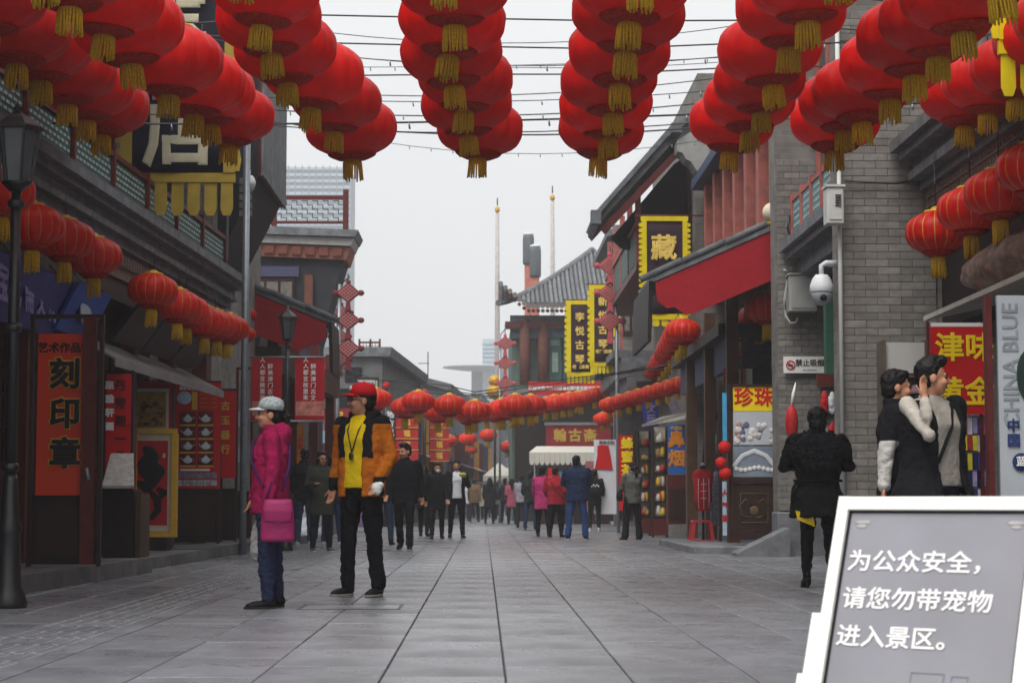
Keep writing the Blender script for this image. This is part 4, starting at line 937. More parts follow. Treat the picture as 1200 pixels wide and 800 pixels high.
# framed calligraphy leaning on the step
cal = thing('framed_calligraphy', 'gold framed red calligraphy with one bold black brush character leaning on the left step', 'framed picture', (P(183,628,26.4).x, 26.4, P(0,628,26.4).z), 0)
def calp(nm, m, a, b_, c, e, d, th=.02): return board(cal, nm, m, a, b_, c, e, d, th)
calp('backing', M_wood, 155, 503, 206, 628, 26.42, .03)
for q4 in ((153,502,207,508),(153,623,207,629)): calp('frame_rail', M_goldp, *q4, 26.36, .06)
for q4 in ((153,508.1,159,622.9),(201,508.1,207,622.9)): calp('frame_rail', M_goldp, *q4, 26.36, .06)
calp('mount', mat('cream_mount', '#cfc7b0', .7, .08), 159, 508.5, 201, 622.5, 26.40, .015); calp('red_paper', mat('red_paper', '#b51f2a', .7, .1, 4), 161, 516, 195.5, 615, 26.39, .009)
b = wmb(cal)
for pts, rr_ in (([(171,526),(176,530),(183,537)],[.06,.10,.07]), ([(163,545),(172,540),(184,546)],[.05,.11,.06]), ([(166,552),(175,556),(186,552),(180,568)],[.06,.12,.11,.05]), ([(162,566),(172,570),(182,566)],[.05,.10,.05]), ([(176,575),(184,585),(185,597),(178,606),(171,604)],[.04,.07,.06,.05,.03]), ([(186,573),(191,577),(189,583)],[.04,.07,.03])):
    brush(b, [P(x,y,26.386) for x, y in pts], rr_)
b.build('brush_character', M_ink, cal)
wmb(cal).box(P(193,0,26).x, P(196,0,26).x, 26.375, 26.386, P(0,536,26.4).z, P(0,531,26.4).z).build('seal_stamp', mat('pale_seal', '#e0b8a8', .6), cal)
wmb(cal).box(P(156,0,26.4).x, P(204,0,26.4).x, 26.38, 26.9, .1, P(0,629.2,26.4).z).build('foot_block', M_wood2, cal)
# sloping display stand beside the orange board
ds = thing('display_stand', 'sloping white leaflet stand on a dark counter between the red boards', 'display stand', (P(140,600,22).x, 22, .17))
a, e = P(122,533,22), P(157,572,22)
wmb(ds).box(a.x, e.x, 22.0, 22.5, .17, e.z-.02).build('counter', M_wood2, ds)
wmb(ds).hexa([(a.x,21.9,e.z),(e.x+.02,21.9,e.z),(e.x-.08,22.4,a.z),(a.x,22.4,a.z),(a.x,21.9,e.z+.03),(e.x+.02,21.9,e.z+.03),(e.x-.08,22.4,a.z+.03),(a.x,22.4,a.z+.03)]).build('sloping_top', mat('leaflet_print', '#aaa6a2', .5, .35, 14), ds)
wmb(ds).box(e.x+.02, P(174,0,22).x, 22.0, 22.6, .17, P(0,578,22).z).build('side_cabinet', mat('tan_cabinet', '#4d3a26', .6, .2), ds)
# sign boards along the left shop line
def side_sign(nm, label, px0, px1, z0, z1, o, m, tilt=.25, cat='sign'):
    d0, d1 = dL(px0, o), dL(px1, o)
    t = thing(nm, label, cat, (XL((d0+d1)/2)+o, (d0+d1)/2, z0), 0, 'signs hung along the left shops')
    a, b_ = XL(d0)+o, XL(d1)+o
    wmb(t).hexa([(a,d0,z0),(a+.04,d0,z0),(b_+.04,d1,z0),(b_,d1,z0),(a+tilt,d0,z1),(a+.04+tilt,d0,z1),(b_+.04+tilt,d1,z1),(b_+tilt,d1,z1)]).build('panel', m, t)
    for q_ in (.2,.8):
        dd = d0+(d1-d0)*q_; wmb(t).tube([(XL(dd)+o+.02+tilt,dd,z1),(XL(dd)+o-.1+tilt,dd,3.25)], .01, 6).build('hanger', M_iron, t)
    return t, (d0+d1)/2, d1-d0
t, dm, ln = side_sign('hanging_sign', 'violet sign with pale characters at the left edge', -40, 56, 2.55, 3.12, .0, M_violet)
for i, ch in enumerate('宝艺斋文房'): text(t, ch, .42, (XL(dm)+.19-t.location.x, dm-ln*.38+i*ln*.19-t.location.y, 2.84-t.location.z), mat('dim_violet_print', '#8d87b8', .5), 'east', .03, .004, rot=(R(90),R(0),R(90)))
t, dm, ln = side_sign('hanging_sign', 'blue sign with a white figure under the left lanterns', 60, 100, 2.62, 3.12, .08, mat('cobalt_sign', '#2a4a9c', .5, .15))
wmb(t).ellip((XL(dm)+.26, dm, 2.86), (.02,.30,.17), 14, 8).build('white_figure', mat('dull_white', '#9ba5ad', .6, .3, 9), t)
for i, (a, b_) in enumerate(((128,162),(163,196),(198,226))):
    side_sign('hanging_plaque', 'tilted dark wooden plaque under the left awning line, %s from the camera' % ORD[i], a, b_, 2.72, 3.2, .05, M_wood, .35, 'plaque')
# hanging banner, top left
def fringe_banner(label, top, bot, x0_, x1_, d, m_cloth, m_trim, teeth, group=None, chars=None, ch_px=30, mch=None, trimw=.10, side_teeth=True, tooth=.26, armx=None):
    """cloth banner hung from a rod, toothed trim; corners given in photo pixels, shape real at distance d"""
    a, e = P(x0_, top, d), P(x1_, bot, d); zt = a.z; zb = e.z
    t = thing('hanging_banner', label, 'banner', ((a.x+e.x)/2, d, zb), 0, group)
    n = 14; vs = []
    for j in range(9):
        for i in range(n+1):
            u = i/n; v = j/8; vs.append((a.x+(e.x-a.x)*u, d+.035*math.sin(u*7+v*2.)*v+.02*math.sin(v*5+u), zt+(zb-zt)*v))
    fs = [(j*(n+1)+i, j*(n+1)+i+1, (j+1)*(n+1)+i+1, (j+1)*(n+1)+i) for j in range(8) for i in range(n)]
    cl = wmb(t).add(vs, fs, True).build('cloth', m_cloth, t); so = cl.modifiers.new('s','SOLIDIFY'); so.thickness = .008; REM.append(cl)
    W = e.x-a.x
    wmb(t).box(a.x-.02, e.x+.02, d-.03, d+.03, zt-.02, zt+trimw*.8).build('top_trim', m_trim, t)
    for xx, s_ in ((a.x,-1),(e.x,1)):
        st = wmb(t).box(min(xx, xx-s_*trimw), max(xx, xx-s_*trimw), d-.045, d-.032, zb, zt-.022).build('side_trim', m_trim, t)
        if side_teeth:
            nt = max(4, int((zt-zb)/(tooth*.8)))
            for k in range(nt):
                z = zt-.05-(zt-zb)*k/nt; h_ = (zt-zb)/nt*.8
                wmb(t).prism([(0,0),(s_*.05,-.02),(s_*.075,-h_*.5),(s_*.05,-h_),(0,-h_)] if s_ > 0 else [(0,-h_),(-.05,-h_),(-.075,-h_*.5),(-.05,-.02),(0,0)], ((xx, d-.03, z),(1,0,0),(0,0,1),(0,1,0)), .02).build('tooth', m_trim, st)
    hem = wmb(t).box(a.x, e.x, d-.03+.0, d+.03, zb-.12, zb-.002).build('hem', m_trim, t)
    for k in range(teeth):
        x = a.x + W*(k+.5)/teeth; w_ = W/teeth*.36
        wmb(t).prism([(-w_,0),(-w_*1.05,-tooth*.8),(-w_*.6,-tooth),(w_*.6,-tooth),(w_*1.05,-tooth*.8),(w_,0)], ((x, d-.012+random.uniform(-.01,.01), zb-.12),(1,0,0),(0,0,1),(0,1,0)), .022).build('tooth', m_trim, hem)
    wmb(t).tube([(a.x-.12,d,zt+trimw*.8+.02),(e.x+.12,d,zt+trimw*.8+.02)], .018, 8).build('rod', M_redwood, t)
    if armx is not None: wmb(t).tube([((a.x if armx < a.x else e.x), d, zt+trimw*.8+.02), (armx, d, zt+trimw*.8+.02)], .016, 8).build('bracket_arm', M_redwood, t)
    for c, cx_, cy_, cp in (chars or []):
        T(t, c, cp, cx_, cy_, d-.05, mch, .03)
    return t
M_navy = mat('midnight_cloth', '#171a2b', .75, .25, 4, .25, 25); M_plum = mat('dark_plum_cloth', '#33202c', .75, .2, 4, .2, 25); M_oldgold = mat('old_gold_cloth', '#a88f3a', .7, .2, 4, .3, 25, trans=.15); M_brightyel = mat('bright_yellow_cloth', '#ecd612', .7, .12, 5, .2, 30, trans=.2)
tb_ = fringe_banner('large midnight blue banner with old gold teeth and pale characters behind the left lanterns', -60, 203, 145, 276, 24.5, M_navy, M_oldgold, 7, None, [('宝',206,18,78),('全',214,88,78),('店',210,160,86)], mch=mat('cream_print', '#b9b39a', .7, .15), trimw=.15, tooth=.42, armx=-5.3)
tr_ = fringe_banner('dark banner with bright yellow teeth at the upper right corner', -120, 48, 1166, 1260, 16.4, mat('black_cloth', '#15121a', .7), M_brightyel, 4, None, [], trimw=.1, tooth=.36, armx=6.0)
fringe_banner('black banner with yellow toothed border and one gold character, beside the red roof', 258, 368, 752, 806, 40.85, M_plum, M_brightyel, 5, 'black and yellow street banners', [('藏',778,292,31)], mch=mat('gold_lettering', '#e0c060', .5), trimw=.10, tooth=.14, armx=4.6)
for i, (x0_, x1_, tp, bt, d, tx, lab) in enumerate([(664,697,356,436,60,'李悦古琴','left of two tall yellow-edged banners with gold zither shop name'), (691,724,338,424,57,'新悦古琴','right taller yellow-edged banner partly behind the chinese knots')]):
    t = fringe_banner(lab, tp, bt, x0_, x1_, d, M_plum, M_brightyel, 7, 'black and yellow street banners', [(c, (x0_+x1_)/2-1, tp+16+k*16.5, 11) for k, c in enumerate(tx)] + [('老店演奏', (x0_+x1_)/2, tp+74, 5)], mch=mat('gold_lettering', '#e0c060', .5), trimw=.13, tooth=.22, armx=4.4)
t = thing('cloth_banner', 'long red cloth banner with white characters below the pavilion doors', 'banner', (P(655,455,78).x, 78, P(0,463,78).z))
board(t, 'cloth', M_red, 619, 447, 712, 463, 78, .01); T(t, '欢迎光临古文化街喜迎新春祝您吉祥如意', 5, 664, 455, 77.98, M_wh, .04)

# --- right: pearl board and neighbours
pb_ = thing('shop_board', 'pearl shop board with yellow heading over pearl photographs and carved lower panel', 'shop board', (P(883,630,30.3).x, 30.3, .1))
for x0_, x1_ in ((853,858.5),(908.5,914)): board(pb_, 'stile', M_wood, x0_, 450, x1_, 632, 30.28, .06)
board(pb_, 'rail', M_wood, 858.6, 450, 908.4, 452.5, 30.285, .05); board(pb_, 'rail', M_wood, 858.6, 559, 908.4, 566, 30.285, .05); board(pb_, 'rail', M_wood, 858.6, 622, 908.4, 632, 30.285, .05)
board(pb_, 'heading', M_yel, 859, 453, 908, 481.5, 30.31, .02); T(pb_, '珍珠', 23.5, 883.5, 466.5, 30.305, mat('heading_red', '#c81420', .5), .02, cs=1.02)
ph1 = board(pb_, 'photograph', mat('pearl_photo', '#b9bcc2', .4, .12, 3), 859, 482, 908, 521, 30.31, .02); ph2 = board(pb_, 'photograph', mat('case_photo', '#7c8794', .4, .2, 3), 859, 522.5, 908, 558.5, 30.31, .02)
rr = random.Random(11)
for i in range(26):
    px, py = 862+rr.random()*43, 496+rr.random()*20; r_ = rr.uniform(.03,.055)
    wmb(pb_).ellip(P(px, py, 30.305), (r_, .008, r_), 14, 8).build('printed_pearl', [mat('pearl_white', '#d9d6d2', .25, .1, 9), mat('pearl_rose', '#a98f8e', .25, .2, 9), mat('pearl_slate', '#686c84', .25, .2, 9)][i % 3 if i % 5 else 0], ph1)
for i in range(9): wmb(pb_).ellip(P(863+i*5.3, 549+1.5*math.sin(i), 30.304), (.036,.008,.036), 14, 8).build('printed_pearl', mat('pearl_white', '#d9d6d2', .25, .1, 9), ph2)
brush(wmb(pb_), [P(861,545,30.305),P(870,534,30.305),P(884,528,30.305),P(898,534,30.305),P(907,545,30.305)], [.045]*5).build('case_lid', mat('case_white', '#c9ccd0', .4, .1), ph2)
lp_ = board(pb_, 'carved_panel', mat('carved_brown', '#33221b', .5, .3, 12, .3), 859, 566.5, 908, 621.5, 30.31, .03)
sc_ = wmb(pb_)
for f in (-1, 1):
    sc_.tube([P(884+f*3,606,30.305),P(884+f*14,604,30.305),P(884+f*17,592,30.305),P(884+f*10,584,30.305),P(884+f*4,590,30.305),P(884+f*6,597,30.305)], .012, 6)
sc_.tube([P(868,612,30.305),P(868,578,30.305),P(900,578,30.305),P(900,612,30.305),P(868,612,30.305)], .009, 6); sc_.ellip(P(884,598,30.305),(.08,.01,.07),12,6)
tag(sc_.build('gilt_carving', mat('worn_gilt', '#5d4c30', .5, .3), lp_), kind='stuff')
wmb(pb_).box(P(850,0,30.3).x, P(914,0,30.3).x, 30.2, 30.6, .0, .118).build('foot_block', M_stone, pb_)
t = thing('vertical_sign', 'narrow blue and white vertical sign left of the pearl board', 'sign', (P(850,600,30.6).x, 30.6, .12))
board(t, 'upper_panel', mat('sky_blue_sign', '#4aa0cc', .5), 846.5, 460, 852, 516, 30.6, .03); board(t, 'lower_panel', mat('pale_blue_sign', '#b5c9dc', .5), 846.5, 564, 852, 627, 30.6, .03)
board(t, 'post', M_wood2, 841, 450, 846.3, 634, 30.6, .08)
for i, ch in enumerate('人气品'): T(t, ch, 7, 849.3, 577+i*15, 30.59, M_red, .05)
# balloons / red bows beside it
t = thing('red_pompoms', 'three round red paper pompoms clustered at the pearl board', 'pompom', (P(849,545,30.2).x, 30.2, P(0,562,30.2).z))
rr = random.Random(4)
for (px, py, r_) in ((849,524,.10),(845,542,.09),(850,555,.10)):
    o = wmb(t).ellip(P(px,py,30.15), (r_,r_*.9,r_), 14, 10).build('pompom', mat('red_paper_ball', '#c01a16', .6, .3, 30, .6, 60), t)
# vertical red shop plaques inside
t = thing('shop_plaque', 'stack of red and grey plaques hanging above the pearl board', 'plaque', (P(861,420,33).x, 33, P(0,452,33).z))
board(t, 'red_plaque', M_red, 851, 382, 870, 418, 33, .04); T(t, '四季\n平安', 9, 860, 400, 32.98, M_goldp, .03, .95)
board(t, 'grey_plaque', mat('grey_plaque', '#7d8d8a', .6, .3, 12), 851, 419.5, 869, 429, 33.01, .03); board(t, 'red_backing', M_red, 848, 430, 871, 452, 33.05, .03); board(t, 'paper_square', M_wh, 853, 432, 868, 449, 33.0, .03)
board(t, 'dark_square', mat('print_grey', '#55605f', .6, .4, 40), 856, 435, 865, 446, 32.98, .015)
wmb(t).tube([P(860,382,33.02), P(860,345,33.02)], .012, 6).build('hanger', M_iron, t)
t = thing('painted_transom', 'blue and white painted fret panel under the lantern at the pier', 'panel', (P(890,400,33.5).x, 33.5, P(0,415,33.5).z))
board(t, 'panel', mat('fret_panel', '#8a948e', .7, .4, 15), 874, 386, 912, 401, 33.5, .04); board(t, 'scroll_panel', mat('indigo_scroll', '#494e72', .7, .7, 22), 872, 403, 914, 416, 33.5, .04)
for k in range(3): board(t, 'fret', M_dark, 876+k*12, 388, 883+k*12, 399, 33.47, .03)
# no smoking sign
t = thing('no_smoking_sign', 'white no smoking sign on the second brick pier', 'sign', (P(942,437,29.1).x, 29.1, P(0,437,29.1).z))
ns = board(t, 'plate', M_wh, 918, 417.5, 966, 437, 29.12, .012)
T(t, '禁止吸烟', 8.6, 949, 425.5, 29.115, M_ink, .018); T(t, 'NO SMOKING', 2.6, 949, 433.5, 29.115, M_ink, .01)
c0 = P(926.5, 427.5, 29.11); pts = [c0+Vector((.062*math.cos(i*math.pi/10),0,.062*math.sin(i*math.pi/10))) for i in range(21)]
wmb(t).tube(pts, .008, 6, sq=.6).tube([c0+Vector((-.044,-.002,.044)), c0+Vector((.044,-.002,-.044))], .008, 6).build('ban_ring', M_red, t)
wmb(t).box(c0.x-.04, c0.x+.035, 29.105, 29.113, c0.z-.01, c0.z+.008).build('cigarette', M_ink, t)
# camera, boxes, conduits on the piers
def dome_camera(label, p, wallp, s=1.0, flip=1):
    t = thing('security_camera', label, 'security camera', p, 0, 'white dome security cameras')
    M_cam = mat('camera_white', '#d6d8da', .35, .05)
    MB().lathe([(.01,.30*s),(.07*s,.295*s),(.105*s,.25*s),(.135*s,.17*s),(.14*s,.10*s),(.13*s,.09*s)], 20).build('housing', M_cam, t)
    MB().lathe([(.125*s,.09*s),(.125*s,.06*s),(.105*s,.0),(.06*s,-.045*s),(.01,-.06*s)], 20).build('dome', mat('camera_dome', '#9fa3a6', .2, .1, 8, 0), t)
    MB().ellip((0,-.115*s,.02*s), (.04*s,.03*s,.04*s)).build('lens', M_ink, t)
    dx = wallp[0]-p[0]
    MB().tube([(0,0,.29*s),(0,0,.40*s),(dx*.25,.0,.43*s),(dx,.02,.42*s)], [.03*s,.03*s,.035*s,.05*s], 10).build('bracket', M_cam, t)
    return t
p = P(963, 352, 24.2); dome_camera('white dome security camera on the near brick pier', p, (4.42,24.2), 1.08)
p = P(292, 222, 29.8); dome_camera('small white dome security camera on the grey pole behind the navy banner', p, (XL(30)+.55,29.8), .72)
def ebox(label, px0, py0, px1, py1, d, dep, m, nm='cable_box'):
    t = thing(nm, label, 'box', (P((px0+px1)/2,0,d).x, d, P(0,py1,d).z))
    a, e = P(px0,py0,d), P(px1,py1,d)
    wmb(t).cbox(a.x, e.x, d, d+dep, e.z, a.z, .012).build('case', m, t); wmb(t).box(a.x-.015, e.x+.015, d-.02, d+dep, a.z+.001, a.z+.03).build('lid', m, t)
    b = wmb(t)
    wmb(t).box(a.x+.03, e.x-.03, d-.012, d-.001, e.z+.04, a.z-.05).build('door', m, t)
    wmb(t).box(e.x-.06, e.x-.04, d-.025, d-.012, (a.z+e.z)/2-.03, (a.z+e.z)/2+.03).build('latch', M_steel, t)
    return t
M_cabinet = mat('cabinet_grey', '#a4a5a1', .5, .12, 4, .05, dirt=('#86867f', 3, .5))
ebox('large grey cable cabinet on the second brick pier', 925, 322, 958, 364, 28.85, .33, M_cabinet)
bx = ebox('small white vented box on the side of the near pier', 969, 219, 989.5, 261, 23.6, .28, mat('box_white', '#c3c3bf', .5, .1))
for k in range(5):
    a = P(979, 228+k*3, 23.58); wmb(bx).box(a.x, a.x+.07, 23.575, 23.589, a.z-.012, a.z).build('vent_slot', M_ink, bx)
ebox('grey meter box high behind the overhead lanterns on the right', 943, 112, 958, 144, 26.5, .2, M_cabinet)
cable('pale conduit looping down beside the cable cabinet', [P(918,316,29.0),P(922,318,29.0),P(923,330,29.0),P(919,352,29.0),P(920,370,29.0),P(926,379,29.0),P(933,378,29.0),P(935,372,29.0)], .022, 'pier conduits').data.materials[0] = M_cabinet
cable('black cable looping under the balcony cornice by the second pier', [P(925,252,29.0),P(923,268,29.0),P(930,290,29.0),P(938,306,29.0),P(950,312,29.0)], .02, 'pier conduits')
cable('black cable crossing the near brick pier under the lanterns', [P(990,212,23.85),P(1020,214,23.85),P(1050,215,23.85),P(1080,210,23.85),P(1096,200,23.85),P(1099,185,23.85),P(1094,165,23.85),P(1098,150,23.85)], .014, 'pier conduits')
o = MB().tube([(4.37,23.86,.6),(4.37,23.86,7.4)], .028, 10).build('downpipe', mat('pipe_white', '#c9c9c5', .5, .1)); tag(o, 'white downpipe on the edge of the near brick pier', 'pipe')
o = MB().tube([(XL(29.7)+.62,29.7,.0),(XL(29.7)+.62,29.7,6.4)], .055, 12).build('pole', M_steel); tag(o, 'plain galvanised steel pole before the left red roof', 'pole')
o = MB().tube([(XL(28.5)+.55,28.5,4.3),(XL(28.5)+.55,28.5,6.9)], .02, 8).build('conduit_pole', M_steel); tag(o, 'thin pale conduit standing on the left balcony', 'pole')
# globe lamp above the red roof
t = thing('globe_lamp', 'round cream globe lamp above the right red roof', 'lamp', P(906,249,30.2)-Vector((0,0,.2)))
MB().ellip((0,0,.2), (.17,.17,.16)).build('globe', mat('cream_globe', '#d9cdb2', .4, .05), t); MB().lathe([(.09,.0),(.1,.05),(.07,.07)],12).build('holder', M_gold, t); MB().tube([(0,0,.02),(.35,.02,.0)], .02, 8).build('bracket', M_iron, t)

# --- near right stalls
t = thing('shop_board', 'tall white board with grey latin letters and blue characters at the right edge', 'shop board', (P(1185,580,14).x, 14, 0))
board(t, 'post', M_redwood, 1155, 347, 1168, 660, 13.98, .09); wh_ = board(t, 'panel', mat('china_white', '#b2b7bc', .45, .1, 2, .05, dirt=('#9aa0a6', 4, .5)), 1168.2, 346, 1246, 640, 14.0, .04)
text(wh_, 'CHINA BLUE', 26*14/F_PX, P(1185.5, 428, 13.995)-Vector(t.location), mat('letter_grey', '#8b9196', .5), depth=.003, bold=.02, rot=(0,R(-90),R(90)) if 0 else Matrix(((0,-1,0),(0,0,-1),(1,0,0))).to_euler())
T(t, '中\n国', 16, 1188, 508, 13.99, mat('ink_blue', '#2a3768', .5), .04, .95)
k_ = wmb(t); k_.ellip(P(1197,541,13.985), (.065,.004,.065), 22, 8); k_.build('seal_disc', mat('ink_blue', '#2a3768', .5), t); T(t, '蓝', 12, 1197, 541, 13.975, M_wh, .03)
k_ = wmb(t); k_.ellip(P(1206,440,13.985), (.09,.004,.19), 22, 8); k_.build('printed_vase', mat('vase_print', '#22352e', .5, .3), t)
t = thing('snack_stall', 'stall with red board of yellow characters above hanging colourful packets', 'stall', (P(1122,590,18.6).x, 18.6, 0))
for x in (1089, 1150): board(t, 'post', M_redwood, x, 376, x+2.6, 690, 18.6, .05)
sg_ = board(t, 'sign_panel', M_red, 1090, 383, 1160, 485, 18.58, .02); board(t, 'white_edge', M_wh, 1091, 378, 1160, 382.6, 18.58, .02)
for c, px, py in (('津',1113,409),('味',1148,409),('黄',1113,461),('金',1148,461)): T(t, c, 35, px, py, 18.575, M_yel, .026)
rr = random.Random(9); pk = [mat('packet_'+n, c, .4, .3, 15) for n, c in (('lilac','#a89ac4'),('white','#d8d8dc'),('purple','#4a3f7c'),('pink','#c06a8c'),('yellow','#e0d040'),('red','#b0303a'),('navy','#262a58'))]
for r in range(5):
    board(t, 'packet_rail', M_steel, 1091, 487+r*21, 1158, 488.5+r*21, 18.68, .02)
    for c in range(11):
        px = 1092+c*6; hh = 17+rr.random()*3
        board(t, 'packet', pk[rr.randrange(7)], px, 489+r*21, px+5+rr.random(), 489+r*21+hh, 18.62+rr.random()*.04, .03)
board(t, 'back_panel', M_wood2, 1091, 487, 1158, 690, 18.8, .04)
t = thing('wall_shelf', 'white papered wall cabinet with shelves of small goods on the brick pier', 'shelf', (P(1060,580,22.9).x, 22.9, P(0,575,22.9).z))
a, e = P(1033,399,22.9), P(1088,575,22.9)
wmb(t).box(a.x, e.x, 23.1, 23.2, e.z, a.z).build('back_panel', mat('shelf_back', '#5c554c', .7, .3), t)
for x in (a.x, e.x-.03): wmb(t).box(x, x+.03, 22.8, 23.1, e.z, a.z).build('side_panel', mat('shelf_wood', '#5d5245', .7, .3), t)
board(t, 'paper_sheet', mat('pale_paper', '#b4b3b0', .7, .08, 3), 1035, 401, 1086, 437, 22.85, .012)
for k in range(7):
    sh = board(t, 'shelf_board', mat('shelf_wood', '#5d5245', .7, .3), 1035, 440+k*19, 1086, 442+k*19, 22.85, .25)
    for c in range(6): board(t, 'goods', pk[rr.randrange(7)] if rr.random() < .4 else mat('goods_grey', '#8f928e', .5, .3, 12), 1036+c*8.3, 447+k*19+rr.random()*5, 1042+c*8.3, 459+k*19, 22.92, .1, sh)
# lumpy rusty awning roll under the near right lanterns
t = thing('rolled_tarpaulin', 'weathered brown rolled tarpaulin over the shop at the upper right', 'tarpaulin', P(1180,335,19.5))
k_ = wmb(t); c0 = P(1182,306,19.6)
k_.ellip(c0+Vector((.12,0,.0)), (.38,1.2,.26)); k_.ellip(c0+Vector((.3,-.6,.04)), (.34,.9,.28)); k_.ellip(c0+Vector((-.02,.5,-.05)), (.28,.8,.2)); k_.ellip(c0+Vector((.35,0,.2)), (.4,1.3,.12))
remesh(k_.build('roll', mat('rusty_canvas', '#6f564c', .9, .5, 6, .6, 30, dirt=('#8f8d8b', 4, .8)), t), .03, 2, .12, .16)
# clothes on hangers by the second pier
t = thing('hanging_goods', 'red and grey toys hanging beside the second brick pier', 'hanging goods', (P(975,520,26.5).x, 26.5, P(0,580,26.5).z))
board(t, 'rack_top', M_redwood, 958, 438, 990, 452, 26.5, .1)
board(t, 'rack_board', mat('dark_print', '#4d4a48', .6, .7, 14), 961, 453, 988, 505, 26.55, .03)
for k in range(9):
    px = 962+(k % 3)*9; py = 458+(k//3)*36; kk = wmb(t); kk.ellip(P(px+4,py+14,26.5), (.06,.04,.17), 10, 8)
    remesh(kk.build('hanging_item', [mat('toy_red','#b02428',.5,.3), mat('toy_grey','#8b8c90',.5,.3), mat('toy_white','#c4c6cc',.5,.2)][(k*2+k//3) % 3], t), .02, 2, .05, .06)
wmb(t).hexa([P(984,470,26.3),P(991,470,26.3),P(994,525,26.3),P(990,525,26.3)]+[v+Vector((0,.03,0)) for v in (P(984,470,26.3),P(991,470,26.3),P(994,525,26.3),P(990,525,26.3))]).build('hanging_sheet', mat('lilac_sheet', '#a6a3ba', .6, .3, 20), t)
t = thing('red_drum_toy', 'red wrapped toy with white streamer left of the woman in black', 'toy', P(928,512,26.8))
MB().ellip((0,0,.2), (.09,.09,.24)).build('body', mat('toy_red','#b02428',.5,.3), t); MB().tube([(0,0,.42),(.03,0,.6),(.06,0,.75)], [.02,.025,.005], 6).build('streamer', M_wh, t)

# --- stool, mannequin, stalls further along the right
st = thing('plastic_stool', 'red plastic stool standing on the paving at the right shops', 'stool', G(822, 641))
M_stool = mat('red_plastic', '#c83a40', .4, .08, 5, .02)
H_ = .47; MB().cbox(-.17,.17,-.17,.17,H_-.035,H_,.012).build('seat', M_stool, st)
for sx_ in (-1,1):
    for sy_ in (-1,1): k_ = MB(); k_.bar((sx_*.14,sy_*.14,H_-.03),(sx_*.2,sy_*.2,0),.06,.04); k_.build('leg', M_stool, st)
for (a, b_) in (((-1,-1),(1,-1)),((-1,1),(1,1)),((-1,-1),(-1,1)),((1,-1),(1,1))): k_ = MB(); k_.bar((a[0]*.185,a[1]*.185,.12),(b_[0]*.185,b_[1]*.185,.12),.05,.025); k_.build('stretcher', M_stool, st)
mq = thing('mannequin', 'small dark mannequin wearing a red vest with white edging', 'mannequin', (P(824,600,34.5).x, 34.5, 0))
z0 = P(0,600,34.5).z; z1 = P(0,545,34.5).z; hh = z1-z0
MB().tube([(0,0,0),(0,0,z0+.1)], .025, 8).build('stand', M_iron, mq); MB().lathe([(.16,0),(.15,.03),(.03,.05)],14).build('foot_plate', M_iron, mq)
MB().stack([(z0+.05,0,0,.13,.09),(z0+hh*.35,0,0,.14,.10),(z0+hh*.7,0,0,.145,.10),(z0+hh*.9,0,0,.09,.07),(z0+hh,0,0,.035,.035)]).build('torso', M_ink, mq)
v_ = MB().stack([(z0+.02,0,0,.125,.10),(z0+hh*.22,0,0,.135,.10),(z0+hh*.24,0,0,.165,.115),(z0+hh*.45,0,0,.155,.115),(z0+hh*.76,0,0,.19,.115),(z0+hh*.84,0,0,.185,.10),(z0+hh*.92,0,0,.10,.085)]).build('vest', mat('vest_red', '#c4242c', .7, .15, 10, .2), mq)
b = MB()
for f in (-.09, 0, .09): b.tube([(f,-.118,z0+.06),(f*1.05,-.122,z0+hh*.4),(f,-.118,z0+hh*.72)], .006, 5)
for z in (.3,.45,.6): b.tube([(-.05,-.125,z0+hh*z),(.05,-.125,z0+hh*z)], .006, 5)
tag(b.build('white_piping', M_wh, v_), kind='stuff'); MB().ellip((0,0,z1+.02),(.035,.035,.03)).build('neck_cap', M_wh, mq)
t = thing('hanging_dress', 'black dress with white dots hanging on the brown post', 'dress', P(832,555,36))
k_ = MB(); k_.stack([(0,0,0,.17,.05),(.5,0,0,.12,.06),(.85,0,0,.10,.05),(1.1,.03,0,.14,.05),(1.18,.03,0,.05,.04)]); k_.build('dress_cloth', mat('dotted_black', '#1b1b20', .7, .9, 28), t); MB().tube([(.03,0,1.18),(.03,0,1.35)], .008, 5).build('hanger', M_steel, t)
t = thing('hanging_dress', 'pale patterned dress hanging behind the red vest', 'dress', P(840,615,34.8))
k_ = MB(); k_.stack([(0,0,0,.13,.05),(.5,0,0,.11,.06),(.85,0,0,.08,.05),(.95,.0,0,.03,.03)]); k_.build('dress_cloth', mat('pale_floral', '#8d95a8', .7, .5, 30), t); MB().tube([(0,0,.95),(0,0,1.6)], .008, 5).build('hanger', M_steel, t)
